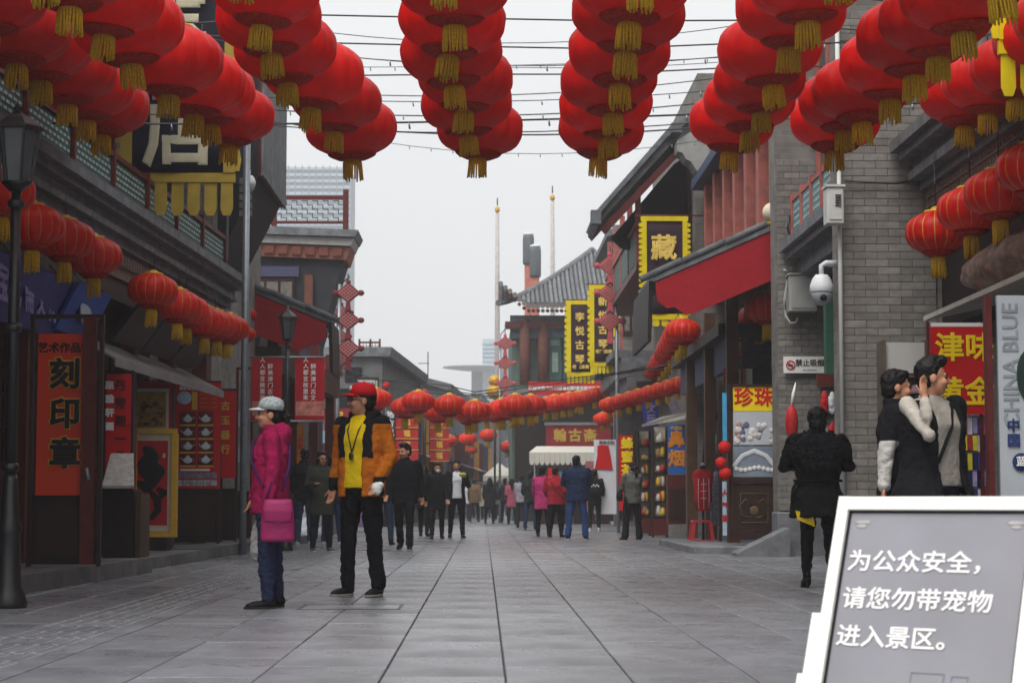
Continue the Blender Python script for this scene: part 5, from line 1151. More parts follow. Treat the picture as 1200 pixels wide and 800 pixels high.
def shop_case(label, px0, px1, pt, pb, d, kind):
    t = thing('display_cabinet', label, 'cabinet', (P((px0+px1)/2,0,d).x, d, 0), 0, 'cabinets along the right shops')
    a, e = P(px0,pt,d), P(px1,pb,d)
    wmb(t).box(a.x, e.x, d+.15, d+.3, 0.05, a.z).build('back_panel', mat('cabinet_cream', '#b8b2a4', .7, .2), t)
    for x in (a.x, e.x-.04): wmb(t).box(x, x+.04, d, d+.3, 0, a.z).build('side_panel', M_wood, t)
    wmb(t).box(a.x, e.x, d-.02, d+.3, 0.05, .42).build('plinth', M_redwood, t)
    r2 = random.Random(px0)
    for k in range(6):
        z = .45+(a.z-.5)*k/6; sh = wmb(t).box(a.x+.04, e.x-.04, d, d+.15, z, z+.02).build('shelf_board', M_wood, t)
        for c in range(3):
            x = a.x+.1+(e.x-a.x-.2)*(c+.2)/3; kk = wmb(t); hh = .1+.14*r2.random(); kk.lathe([(.03,z+.02),(.05,z+.03),(.06,z+.02+hh*.5),(.04,z+.02+hh*.9),(.025,z+.02+hh)], 10, (x+.03,d+.06,0))
            kk.build('ornament', [mat('orn_red','#b83024',.4,.2), mat('orn_white','#c9c4ba',.4,.2), mat('orn_tan','#9c7b52',.5,.2), mat('orn_yellow','#cfae3a',.5,.2)][r2.randrange(4)], sh)
    return t
shop_case('open cabinet of red and pale ornaments left of the blue snuff sign', 764, 783, 500, 610, 43.5, 0)
shop_case('cabinet of gold and red trinkets beside the woman in grey', 747, 763, 505, 612, 46, 1)
t = thing('sloping_canopy', 'small sloping cream canopy over the ornament cabinets', 'canopy', P(775,498,43.2))
wmb(t).hexa([P(752,500,45.5),P(803,491,41.8),P(803,491,41.8)+Vector((.5,.4,.2)),P(752,500,45.5)+Vector((.5,.3,.2))]+[v+Vector((0,0,.05)) for v in (P(752,500,45.5),P(803,491,41.8),P(803,491,41.8)+Vector((.5,.4,.2)),P(752,500,45.5)+Vector((.5,.3,.2)))]).build('canopy_sheet', mat('cream_canvas', '#b5b1a6', .85, .15, 4, .2, 30), t)
t = thing('shop_board', 'blue board with two large orange characters for snuff above a dark cabinet', 'shop board', (P(793,612,42.5).x, 42.5, 0))
board(t, 'panel', M_blue, 783, 497, 803, 555, 42.48, .04); T(t, '鼻\n烟', 20, 793, 527, 42.475, mat('orange_lettering', '#e08a2a', .5), .04, .98); T(t, '内画壶', 5, 793, 501.5, 42.475, M_goldp, .03)
board(t, 'lower_cabinet', M_redwood, 782, 556, 804, 614, 42.5, .3); board(t, 'cabinet_door', M_wood, 784, 572, 793, 609, 42.47, .03); board(t, 'cabinet_door', M_wood, 794, 572, 802, 609, 42.47, .03)
t = thing('bead_curtain', 'rack of dark strung beads right of the blue snuff board', 'bead rack', (P(806,0,41).x, 41, P(0,612,41).z))
for c in range(5):
    b = wmb(t)
    x = P(801+c*2.2,0,41).x; z = P(0,610,41).z
    b.tube([(x,41,z),(x,41,z+1.6)], .014, 5); b.build('bead_string', mat('grey_beads', '#65696e', .4, .6, 60), t)
wmb(t).box(P(800,0,41).x, P(813,0,41).x, 40.98, 41.03, z+1.6, z+1.65).build('rail', M_wood, t)
t = thing('hanging_sign', 'violet cloth sign with pale print above the ornament canopy', 'sign', P(765,500,47))
wmb(t).hexa([P(750,470,47),P(772,468,47),P(772,499,47),P(756,502,47)]+[v+Vector((0,.04,0)) for v in (P(750,470,47),P(772,468,47),P(772,499,47),P(756,502,47))]).build('cloth', M_violet, t)
T(t, '文\n玩', 11, 763, 485, 46.95, mat('dim_violet_print', '#8d87b8', .5), .03, .95)
t = thing('hanging_sign', 'tilted pale photo sign left of the brown post', 'sign', P(790,495,45))
wmb(t).hexa([P(780,465,45),P(790,462,45),P(800,485,45),P(790,490,45)]+[v+Vector((0,.04,0)) for v in (P(780,465,45),P(790,462,45),P(800,485,45),P(790,490,45))]).build('panel', mat('photo_sign', '#9a8fa0', .5, .5, 10), t)
t = thing('shop_board', 'red standing board with yellow food characters behind the woman in grey', 'shop board', (P(733,610,50).x, 50, 0))
board(t, 'panel', M_red, 725, 510, 742, 598, 50, .05); T(t, '蜂\n蜜\n茶', 14, 735, 536, 49.98, M_yel, .05, .98); board(t, 'post', M_wood2, 742, 505, 747, 605, 50, .08)
board(t, 'foot', M_wood2, 727, 598, 742, 610, 50, .2)
t = thing('shop_board', 'white board with a red dress print behind the group of shoppers', 'shop board', (P(711,610,53).x, 53, 0))
board(t, 'panel', mat('board_white', '#d6d6da', .5, .05), 696, 515, 725, 602, 53, .05); 
wmb(t).prism([(P(x,y,53).x, P(x,y,53).z) for x, y in ((700,522),(707,521),(713,522),(715,532),(718,550),(697,549),(700,533))][::-1], ((0,52.97,0),(1,0,0),(0,0,1),(0,1,0)), .02).build('dress_print', M_red, t)
T(t, '旗袍定制', 4.6, 711, 518.5, 52.98, M_ink, .02)
for x in (698, 723): board(t, 'leg', M_steel, x, 602, x+1.5, 609, 53, .03)
# white stall under the pavilion
t = thing('market_stall', 'stall with white scalloped awning and dark red name board in front of the pavilion', 'stall', (P(672,600,70).x, 70, 0))
a, e = P(640,498,70), P(716,523,70)
nb = wmb(t).box(a.x, e.x, 70, 70.15, e.z, a.z).build('name_board', mat('maroon_board', '#7d1f28', .6, .15), t); wmb(t).box(a.x-.06, e.x+.06, 69.95, 70.2, a.z, a.z+.1).build('board_cap', M_stone, t)
T(t, '翰古斋', 15, 674, 511, 69.98, mat('dim_gold', '#a88a3a', .5), .05, cs=1.35)
aw0, aw1 = P(620,531,68.5), P(722,531,68.5); zt = P(0,524,70).z; zb = P(0,540,68.5).z
wmb(t).hexa([(aw0.x,68.3,P(0,531,68.3).z),(aw1.x,68.3,P(0,531,68.3).z),(aw1.x,69.95,zt),(aw0.x+.3,69.95,zt),(aw0.x,68.3,P(0,531,68.3).z+.05),(aw1.x,68.3,P(0,531,68.3).z+.05),(aw1.x,69.95,zt+.05),(aw0.x+.3,69.95,zt+.05)]).build('awning', mat('white_canvas', '#c9c6bb', .8, .08, 4, .1), t)
for k in range(17):
    x = aw0.x+(aw1.x-aw0.x)*(k+.5)/17; w_ = (aw1.x-aw0.x)/34
    wmb(t).prism([(-w_*.97,0),(-w_*.97,-.32),(-w_*.5,-.42),(w_*.5,-.42),(w_*.97,-.32),(w_*.97,0)], ((x,68.28,P(0,531,68.3).z+.03),(1,0,0),(0,0,1),(0,1,0)), .02).build('scallop', mat('white_canvas', '#c9c6bb', .8, .08, 4, .1), t)
for x in (aw0.x+.2, (aw0.x+aw1.x)/2, aw1.x-.1): wmb(t).tube([(x,68.6,0),(x,68.6,zb+.3)], .03, 8).build('pole', M_steel, t)
wmb(t).box(aw0.x+.4, aw1.x-.2, 69.0, 69.8, 0, .85).build('counter', M_wood, t)
# left side: orange hanging strip banner, far sign stacks
t = thing('strip_banner', 'narrow orange strip banner behind the man in orange', 'banner', P(352,575,38))
board(t, 'cloth', mat('amber_cloth', '#c07a1c', .7, .3, 6), 348, 497, 356, 570, 38, .02); T(t, '小\n吃', 7, 352, 520, 37.98, M_red, .04, .95); wmb(t).tube([P(352,570,38), P(352,640,38)*1], .02, 6).build('pole', M_iron, t) if 0 else wmb(t).tube([P(352,497,38.03), (P(352,0,38.03).x,38.03,0)], .02, 6).build('pole', M_iron, t)
for i, (px, d) in enumerate(((455,62),(499,66))):
    t = thing('sign_stack', ['stack of red box lanterns with gold characters on the nearer left pole', 'stack of red box lanterns with gold characters on the farther left pole'][i], 'sign stack', (P(px,0,d).x, d, 0), 0, 'box lantern poles')
    zt = P(0,455+i*8,d).z; MB().tube([(0,0,0),(0,0,zt)], .06, 10).build('pole', M_iron, t); MB().ellip((0,0,zt+.1),(.12,.12,.12)).build('finial', M_red, t)
    for r in range(4):
        for s_ in ((1,) if 1 else (-1,1)):
            x0_ = px+(9 if i == 0 else 5); y0_ = 490+r*13
            bx_ = board(t, 'box_lantern', mat('box_lantern_red', '#b9262a', .6, .2, 9, trans=.2), x0_, y0_, x0_+(26 if i == 0 else 22), y0_+10.5, d-.1, .3)
            board(t, 'gold_edge', M_goldp, x0_-.5, y0_+10.5, x0_+(26.5 if i == 0 else 22.5), y0_+11.3, d-.12, .34, bx_); T(t, '福', 8, x0_+(13 if i == 0 else 11), y0_+5.4, d-.11, M_goldp, .04)
    b = MB().tube([(0,0,zt-1.6),(1.0,0,zt-1.6)], .02, 6).build('arm', M_iron, t)
# chinese knots on poles
def knot(t, c, s, m, mi_):
    """diamond of crossed cords with side loops and a tail"""
    k = wmb(t); c = Vector(c); h = s*.5
    k.prism([(-h,0),(0,-h*.82),(h,0),(0,h*.82)], (c,(1,0,0),(0,0,1),(0,1,0)), .08)
    for s_ in (-1,1): k.ellip(c+Vector((s_*h*1.0,.04,0)), (h*.28,.05,h*.24), 10, 6)
    k.ellip(c+Vector((0,.04,h*.85)), (h*.2,.05,h*.22), 10, 6)
    k.prism([(-h*.16,-h*.75),(-h*.26,-h*1.75),(h*.26,-h*1.75),(h*.16,-h*.75)], (c,(1,0,0),(0,0,1),(0,1,0)), .06)
    kn = k.build('knot', m, t); g_ = wmb(t)
    for i in range(-2, 3):
        u = i/3.; l_ = h*.78*(1-abs(u))*1.0+.02
        a1 = c+Vector((u*h-l_*.0,-.012,0)); 
        g_.bar(c+Vector((h*(u-1)*.5*1.0+h*.0, -.01, h*.82*(u+1)*.5-.0))+Vector((.02,0,-.02)), c+Vector((h*(u+1)*.5, -.01, h*.82*(u-1)*.5))+Vector((-.02,0,.02)), .016, .016)
        g_.bar(c+Vector((h*(u-1)*.5, -.014, -h*.82*(u+1)*.5))+Vector((.02,0,.02)), c+Vector((h*(u+1)*.5, -.014, -h*.82*(u-1)*.5))+Vector((-.02,0,-.02)), .016, .016)
    tag(g_.build('cord_grid', mi_, kn), kind='stuff')
M_knot = mat('lightened_knot_red', '#b8525a', .7, .2, 12, .2); M_knot2 = mat('deep_knot_red', '#6d262c', .7, .2, 12, .2); M_kgrid = mat('pale_cord', '#c07c78', .7, .2)  # knot red painted lighter, standing in for light the roof keeps off
for lab, d, pts, s, m, pole in (('three pale red chinese knots hanging before the grey brick house on the right', 50, [(715,311),(715,342.5),(715,376)], .66, M_knot, 722), ('chain of three dark red chinese knots nearest the left terrace house', 48, [(408,343),(408,375),(408,408)], .62, M_knot2, 398), ('second chain of dark red chinese knots, left and lower', 52, [(400,366),(398,394),(399,421)], .52, M_knot2, 394), ('three small pale red chinese knots at the corner of the pavilion', 74, [(592,402),(592,425),(592,449)], .68, M_knot, 586)):
    t = thing('chinese_knots', lab, 'chinese knot', (P(pts[0][0],0,d).x, d, P(0,pts[-1][1]+20,d).z), 0, 'chinese knot chains')
    for px, py in pts: knot(t, P(px, py, d), s, m, M_kgrid)
    a = P(pts[0][0], pts[0][1]-22, d+.06); b = P(pts[-1][0], pts[-1][1], d+.06); wmb(t).tube([a, b], .018, 6).build('cord', M_iron, t)
    wmb(t).tube([P(pole,pts[0][1]-10,d+.1), (P(pole,0,d+.1).x, d+.1, 0)], .045, 8).build('pole', M_steel, t); wmb(t).tube([P(pole,pts[0][1]-9,d+.1), P(pts[0][0]+2,pts[0][1]-19,d+.06)], .02, 6).build('arm', M_iron, t)
t = thing('gold_lantern', 'yellow gold double gourd ornament on a pole before the pavilion corner', 'ornament', P(580,465,75)); MB().ellip((0,0,.2),(.33,.33,.28)).build('lower_bulb', M_gold, t); MB().ellip((0,0,.62),(.25,.25,.22)).build('upper_bulb', M_gold, t); MB().tube([(0,0,0),(0,0,-4.0)],.04,6).build('pole', M_iron, t)
# ================================================================= people
M_skin = mat('skin', '#b98468', .55, .08, 12, .05); M_hair = mat('black_hair', '#120f10', .45, .3, 40, .4, 90, stretch=(1,1,.25)); M_hairb = mat('brown_hair', '#2c1a12', .45, .3, 40, .4, 90, stretch=(1,1,.25))
M_lips = mat('lips', '#8a4a44', .5, .1); M_eye = mat('eye_dark', '#1a1413', .25, .1)
CL = {}
def cloth(c, nm=None, rough=.85, bump=.3):
    k = (c, rough)
    lum = sum(lin(c))/3
    if k not in CL: CL[k] = mat('cloth_%s_%d' % (c.strip('#'), rough*100), tuple(v*(.6 if lum < .03 else 1) for v in lin(c)), rough, .2, 9, bump*1.6, 26, spec=.15)
    return CL[k]
def dirv(sx, fwd, out): return Vector((sx*math.sin(R(out)), -math.sin(R(fwd))*math.cos(R(out)), -math.cos(R(fwd))*math.cos(R(out))))
def person(label, loc, face, H=1.72, vox=.012, top='#222222', hem=.80, coat=None, trousers='#1c1d24', shoes='#18181a', hair='short', hairm=None,
           legL=(0,0,4), legR=(0,0,4), armL=(5,8,12,4), armR=(5,8,12,4), headyaw=0.0, headpitch=0.0, open_gap=None, shirt=None, extra=None, wide=1.0,
           fleshy=1.0, skirt=None, heel=0.0, sleeve=True, topm=None, group='people in the street', paint=None, mats2=None, lean=0.0, sole=None, cuff=None, hood=False, disp=.022, collar=True, boot=0, legs=None, waist=0.0, flared=None):
    """standing or walking figure facing -y; limbs as (thigh, shank, spread) and (upper fwd, upper out, fore fwd, fore out) in degrees"""
    t = thing('person', label, 'person', loc, R(face), group); S = H/1.72; t.scale = (S,S,S)
    J = {}; 
    for s_, (a, b_, o_) in ((1,legL),(-1,legR)):
        hip = Vector((s_*.088,0,.90)); kn = hip+dirv(s_,a,o_)*.42; an = kn+dirv(s_,b_,o_*.6)*.40; J[s_] = [hip,kn,an,b_]
    low = min(J[1][2].z, J[-1][2].z); dz = .085+heel-low
    for s_ in (1,-1): J[s_][:3] = [p+Vector((0,0,dz)) for p in J[s_][:3]]
    U = Matrix.Translation((0,0,.9+dz)) @ Matrix.Rotation(R(lean),4,'X') @ Matrix.Translation((0,0,-.9))
    def u(p): return U @ Vector(p)
    A = {}
    for s_, (a, o_, fa, fo) in ((1,armL),(-1,armR)):
        sh = Vector((s_*.178*wide,.005,1.40)); el = sh+dirv(s_,a,o_)*.285; wr = el+dirv(s_,fa,fo)*.245; A[s_] = [u(sh),u(el),u(wr),(u(wr)-u(el)).normalized()]
    HD = U @ Matrix.Translation((0,-.012,1.585)) @ Matrix.Rotation(R(headyaw),4,'Z') @ Matrix.Rotation(R(headpitch),4,'X')
    # body: one continuous skin
    b = MB(); b.M = HD
    b.ellip((0,.015,.028),(.074,.094,.098)); b.ellip((0,-.022,-.035),(.060,.070,.080)); b.ellip((0,-.045,-.085),(.035,.035,.030)); b.ellip((0,-.095,-.018),(.014,.020,.026)); b.ellip((0,-.105,-.03),(.016,.014,.012))
    b.ellip((0,-.078,.018),(.045,.016,.014))
    for s_ in (-1,1): b.ellip((s_*.077,.012,-.008),(.011,.024,.032)); b.ellip((s_*.035,-.062,-.03),(.026,.03,.026))
    b.M = None
    b.limb([u((0,.018,1.38)), u((0,.012,1.46)), HD @ Vector((0,.02,-.04))], [.062,.052,.054])
    b.M = U; b.stack([(.86,0,0,.11,.07),(1.0,0,0,.105,.07),(1.2,0,0,.12,.075),(1.34,0,.005,.12,.065),(1.42,0,.008,.09,.065)]); b.M = None
    for s_ in (1,-1):
        b.limb(A[s_][:3], [.036,.032,.029]); hip, kn, an, sh_ = J[s_]; b.limb([hip,kn,an], [.06,.042,.030])
        w_, d_ = A[s_][2], A[s_][3]
        x = Vector((1,0,0)); nrm = d_.cross(x); nrm = nrm.normalized() if nrm.length > .2 else Vector((0,-1,0)); side = nrm.cross(d_).normalized()
        pl0 = w_+d_*.045; b.tube([w_-d_*.01, pl0, w_+d_*.085], [.028,.038,.036], 10, sq=.5)
        for f_ in range(4):                   # four fingers of unequal length, slightly curled
            r0 = w_+d_*.08+nrm*0+side.cross(d_)*0+ (d_.cross(nrm)).normalized()*(.028-.0185*f_); L_ = (.062,.072,.068,.052)[f_]; cu = Vector((0,0,0))+ (Vector((0,-1,0))-d_*Vector((0,-1,0)).dot(d_))*.35
            b.limb([r0, r0+(d_+cu*.3).normalized()*L_*.5, r0+(d_+cu).normalized()*L_], [.0095,.009,.0075], 6)
        th = w_+d_*.03+(d_.cross(nrm)).normalized()*.034; tv = (d_*.8+(d_.cross(nrm)).normalized()*.55).normalized(); b.limb([th, th+tv*.035, th+tv*.062], [.011,.010,.008], 6)
    o = b.build('body', M_skin, t); remesh(o, max(.008, vox*.8), 2)
    # face
    for s_ in (-1,1):
        e = MB(); e.M = HD; e.ellip((s_*.031,-.083,.0),(.014,.010,.0065),10,6); e.build('eye', M_eye, t)
        e = MB(); e.M = HD; e.tube([(s_*.014,-.094,.019),(s_*.032,-.091,.024),(s_*.05,-.080,.018)], .0045, 6); e.build('eyebrow', M_hair, t)
    e = MB(); e.M = HD; e.ellip((0,-.090,-.062),(.022,.008,.007),10,6); e.build('mouth', M_lips, t)
    # trousers / tights
    if trousers:
        b = MB(); r0 = legs or fleshy
        b.M = Matrix.Translation((0,0,dz)); b.stack([(.78,0,0,.10*r0,.075*r0),(.84,0,.005,.158*r0,.115*r0),(.93,0,.005,.160*r0,.112*r0),(.97,0,0,.14*r0,.095*r0)]); b.M = None
        for s_ in (1,-1):
            hip, kn, an, sh_ = J[s_]; mid = hip.lerp(kn,.45); cf = kn.lerp(an,.4)
            b.limb([hip, mid, kn, cf, an+Vector((0,0,.01))], [.098*r0,.088*r0,.067*r0,.060*r0,(cuff or .052)])
        o = b.build('trousers', cloth(trousers), t); remesh(o, vox, 3, disp*1.2, .09)
    for s_ in (1,-1):
        hip, kn, an, sh_ = J[s_]; b = MB(); pit = R(max(0, -sh_-8))*.9+ (R(28) if heel else 0)
        b.M = Matrix.Translation(an) @ Matrix.Rotation(s_*R(8),4,'Z') @ Matrix.Rotation(pit,4,'X')
        b.ellip((0,.012,-.035),(.042,.058,.05)); b.ellip((0,-.075,-.052),(.046,.088,.034)); b.ellip((0,-.13,-.060),(.044,.058,.026)); b.limb([(0,.01,-.02),(0,.005,.02+boot)],[.042,.044])
        b.M = b.M @ Matrix.Identity(4)
        for i, v in enumerate(b.v):
            pass
        shoe = b.build('shoe', cloth(shoes, rough=.5, bump=.1), t); remesh(shoe, max(.009,vox*.8), 3)
        k = MB(); k.M = Matrix.Translation(an) @ Matrix.Rotation(s_*R(8),4,'Z') @ Matrix.Rotation(pit,4,'X')
        k.stack([(-.088,0,-.07,.043,.128),(-.068,0,-.07,.046,.130)]); k.build('sole', cloth(sole or '#2b2a2a', rough=.6), shoe)
        if heel: k = MB(); k.bar(an+Vector((0,.05,-.06)), Vector((an.x, an.y+.055, .0)), .03, .03); k.build('heel', cloth(shoes, rough=.5, bump=.1), shoe)
    # upper garment(s)
    w = wide
    def torso_levels(grow, hem_, flare=0.0):
        lv = [(hem_,0,0,(.172+grow+flare)*w,(.128+grow+flare)*fleshy)]
        if hem_ < .7: lv.append(((hem_+.98)/2,0,.0,(.172+grow+flare*.5)*w,(.128+grow+flare*.5)*fleshy))
        lv += [(.98,0,0,(.168+grow-waist)*w,(.122+grow-waist)*fleshy),(1.12,0,0,(.165+grow)*w,(.118+grow)*fleshy),(1.27,0,.002,(.185+grow)*w,(.128+grow)*fleshy),(1.37,0,.008,(.188+grow*.8)*w,(.108+grow*.8)),(1.425,0,.012,(.135+grow*.5)*w,(.082+grow*.5)),(1.47,0,.016,.078+grow*.3,.068+grow*.3)]
        return lv
    if shirt:
        b = MB(); b.M = U; b.stack(torso_levels(.006, .87)); o = b.build('shirt', cloth(shirt), t); remesh(o, vox, 3, disp*.6, .1)
    b = MB(); b.M = U
    flare = flared if flared is not None else (.02 if hem < .75 else .0)
    if open_gap: b.cshell(torso_levels(.018, hem, flare), open_gap, .035)
    else: b.stack(torso_levels(.012, hem, flare))
    if collar: b.stack([(1.40,0,.014,.09,.08),(1.46,0,.014,.085,.078),(1.505,0,.016,.078,.072)]) if not open_gap else b.cshell([(1.40,0,.014,.115,.095),(1.45,0,.016,.098,.088),(1.50,0,.02,.092,.084)], 42, .03)
    if hood: b.ellip((0,.105,1.42),(.125,.075,.095)); b.ellip((0,.085,1.46),(.115,.06,.06))
    b.M = None
    if sleeve:
        for s_ in (1,-1):
            sh, el, wr = A[s_][:3]; b.limb([sh+Vector((0,0,-.012)), sh.lerp(el,.5), el, el.lerp(wr,.5), wr.lerp(el,.04)], [.078,.068,.060,.054,.047])
    m_ = topm or cloth(top); o = b.build(coat or 'jacket', [m_]+(mats2 or []), t); remesh(o, vox, 3, disp*1.25, .12)
    if paint: PAINT[o] = paint
    if skirt: k = MB(); k.M = U; k.stack([(skirt[1],0,0,.19,.14),(skirt[1]+.2,0,0,.18,.13),(.95,0,0,.16,.115)]); o = k.build('skirt', cloth(skirt[0]), t); remesh(o, vox, 3, .02, .08)
    # hair
    hm = hairm or M_hair
    b = MB(); b.M = HD
    b.ellip((0,.030,.048),(.084,.098,.092)); b.ellip((0,.055,-.005),(.078,.066,.085)); b.ellip((0,-.035,.098),(.062,.05,.032))
    if hair == 'bob': b.ellip((0,.03,-.02),(.094,.085,.11)); b.ellip((0,.055,-.07),(.085,.06,.065))
    if hair == 'long':
        b.limb([(0,.06,.0),(0,.085,-.12),(0,.095,-.28),(0,.09,-.40)],[.085,.082,.075,.04]); 
        for s_ in (-1,1): b.limb([(s_*.07,.02,.02),(s_*.085,.02,-.1),(s_*.09,.03,-.24)],[.03,.035,.02])
    if hair == 'pony': b.limb([(0,.09,.03),(0,.14,-.02),(0,.135,-.14),(0,.12,-.24)],[.035,.042,.036,.012])
    if hair == 'bun': b.ellip((0,.115,.05),(.05,.05,.05))
    if hair == 'quiff': b.ellip((0,-.05,.115),(.06,.05,.035)); b.ellip((0,.0,.12),(.065,.075,.035))
    if hair == 'puffy': b.ellip((0,.03,.04),(.10,.105,.11)); b.ellip((0,.05,-.04),(.092,.08,.085))
    o = b.build('hair', hm, t); remesh(o, max(.008, vox*.8), 1, .022, .025)
    t['hd'] = 0; del t['hd']
    return t, HD, A, J, U
def cap(t, HD, m, mb, logo=None):
    b = MB(); b.M = HD; lv = [(.045,0,.012,.094,.108),(.085,0,.012,.096,.108),(.125,0,.012,.084,.094),(.148,0,.014,.055,.062),(.155,0,.014,.015,.018)]
    b.stack(lv, 28); c = b.build('cap', m, t)
    k = MB(); k.M = HD; vs = []; n = 12
    for i in range(n+1):
        a = R(205+130*i/n)
        for r_, z in ((1.0,.05),(1.75 if 2 < i < 10 else 1.35,.03)): vs.append((.090*math.cos(a)*(1 if r_ == 1.0 else 1.0), .012+.104*math.sin(a)*r_, z)); 
    for i in range(n+1):
        a = R(205+130*i/n)
        for r_, z in ((1.0,.058),(1.75 if 2 < i < 10 else 1.35,.040)): vs.append((.090*math.cos(a), .012+.104*math.sin(a)*r_, z))
    N = 2*(n+1); fs = []
    for i in range(n):
        a = 2*i; fs += [(a,a+1,a+3,a+2),(N+a+2,N+a+3,N+a+1,N+a),(a+1,N+a+1,N+a+3,a+3)]
    fs += [(0,N,N+1,1),(2*n,2*n+1,N+2*n+1,N+2*n)]
    k.add(vs, fs, True).build('brim', mb, c)
    MB.build.__call__
    bt = MB(); bt.M = HD; bt.ellip((0,.014,.158),(.009,.009,.006)); bt.build('button', m, c)
    if logo: q_ = MB(); q_.M = HD; q_.ellip((0,-.094,.098),(.034,.012,.022),12,8); q_.build('cap_badge', logo, c)
def glasses(t, HD):
    b = MB(); b.M = HD
    for s_ in (-1,1):
        c = Vector((s_*.034,-.104,.0)); b.tube([c+Vector((.027*math.cos(i*math.pi/8),0,.019*math.sin(i*math.pi/8))) for i in range(17)], .003, 5); b.tube([c+Vector((s_*.027,0,.004)), (s_*.078,-.05,.006), (s_*.08,.02,.0)], .003, 5)
    b.tube([(-.008,-.106,.004),(.008,-.106,.004)], .003, 5); b.build('glasses', M_iron, t)

# --- woman in magenta, left foreground
pw_ = G(315, 712)
t, HD, A, J, U = person('woman in magenta hooded jacket, jeans and patterned white cap facing the left shops', pw_, -84, 1.57, .010, '#97164a', .77, 'jacket', '#232a44', '#141416', 'pony', None, (3,-2,3), (-4,-6,3), (-4,6,10,4), (8,6,26,2), hood=True, wide=1.06, fleshy=1.12, disp=.026, headpitch=-4)
cap(t, HD, mat('printed_cap', '#a9b3b2', .8, .5, 45, .2), mat('cap_white', '#d5dbdc', .7, .05))
sh = A[1][0]; hipp = Vector((.24,.06,.86))
k = MB(); k.M = U; k.tube([(-.10,-.02,1.47),(.02,-.15,1.36),(.13,-.155,1.2),(.21,-.06,1.0),(.235,.03,.93)], .014, 6, sq=.5); k.tube([(-.10,.03,1.47),(.05,.16,1.34),(.16,.155,1.15),(.225,.1,.95)], .014, 6, sq=.5); k.build('bag_strap', cloth('#3d1f4a'), t)
bagw = pw_ + Matrix.Rotation(R(-84),3,'Z') @ Vector((.285,.06,.0))
bg_t = thing('shoulder_bag', 'magenta leather shoulder bag on the hip of the woman in magenta', 'bag', (bagw.x, bagw.y, .50), R(-84))
bg_t.scale = (.9,.92,.92); M_bag = mat('magenta_leather', '#96285c', .45, .12, 8, .15, 70)
k = MB(); k.stack([(0,0,0,.05,.12),(.02,0,0,.065,.138),(.17,0,0,.07,.135),(.28,0,0,.06,.125),(.33,0,0,.045,.11)]); o = k.build('pouch', M_bag, bg_t); remesh(o, .009, 3)
k = MB(); k.stack([(.16,.045,0,.03,.112),(.25,.05,0,.034,.122),(.315,.03,0,.04,.118),(.342,0,0,.05,.11)]); o = k.build('flap', M_bag, bg_t); remesh(o, .009, 3)
k = MB(); k.tube([(.085,-.10,.165),(.088,0,.145),(.085,.10,.165)], .006, 6); k.build('seam', mat('dark_seam', '#5a1838', .5), bg_t); MB().tube([(0,-.11,.30),(-.02,-.08,.40),(-.04,-.05,.48)], .011, 6).build('strap_end', cloth('#3d1f4a'), bg_t)
pbp = pw_ + Vector((-.10,.10,0)); pb2 = thing('plastic_bag', 'limp white plastic bag hanging from the hand of the woman in magenta', 'bag', (pbp.x, pbp.y, .35))
k = MB(); k.stack([(0,0,0,.03,.05),(.06,0,0,.055,.08),(.2,0,0,.05,.06),(.33,0,0,.02,.02),(.42,.0,0,.008,.012)]); remesh(k.build('pouch', mat('thin_white_plastic', '#b9b9b6', .35, .1, 9, .3, 30, trans=.3), pb2), .009, 2, .03, .04)

# --- man in orange
pm = G(423, 698)
def jpaint(c, n):
    if c.z > 1.395: return 1
    if abs(c.x) < .17 and c.y < -.02 and c.z > 1.12: return 1
    if abs(c.x) > .20 and .80 < c.z < .965: return 1
    return 0
t, HD, A, J, U = person('man in open orange jacket with black yoke, red cap and glasses, looking left', pm, -32, 1.79, .010, '#b66414', .80, 'jacket', '#14151b', '#2a2724', 'short', None, (3,-3,7), (2,-2,4), (-6,14,34,-6), (-4,10,14,4), -46, -3, [26,26,26,26,30,34,40], '#e0c010', hood=False, wide=1.08, disp=.024, paint=jpaint, mats2=[cloth('#1f1e22')], sole='#8d8a84', cuff=.058)
cap(t, HD, mat('red_cap', '#c4161e', .75, .1, 30, .1), mat('red_cap', '#c4161e', .75), M_wh); glasses(t, HD)
k = MB(); k.M = U
k.ellip((0,.11,1.44),(.13,.065,.085)); 
for s_ in (-1,1): k.limb([(s_*.07,.1,1.47),(s_*.105,.02,1.47),(s_*.085,-.06,1.40)],[.05,.042,.03])
remesh(k.build('hood', cloth('#1f1e22'), t), .010, 3, .02, .08)
k = MB(); k.M = U; k.tube([(.075,-.03,1.46),(.055,-.125,1.34),(.0,-.142,1.16)], .006, 5); k.tube([(-.075,-.03,1.46),(-.055,-.125,1.34),(.0,-.142,1.16)], .006, 5); k.build('lanyard', M_iron, t)
k = MB(); k.M = U; k.ellip((0,-.15,1.13),(.022,.014,.032)); k.build('pendant', M_iron, t)
wl = Matrix.Rotation(R(-32),4,'Z') @ (A[1][2]*(1.79/1.72)) + pm
pp = thing('paper_cup', 'crumpled white paper held in the left hand of the man in orange', 'paper', wl+Vector((-.01,-.04,-.11)))
k = MB(); k.ellip((0,0,.05),(.045,.04,.055)); k.ellip((.03,0,.08),(.03,.03,.03)); remesh(k.build('paper', M_wh, pp), .008, 1, .02, .03)

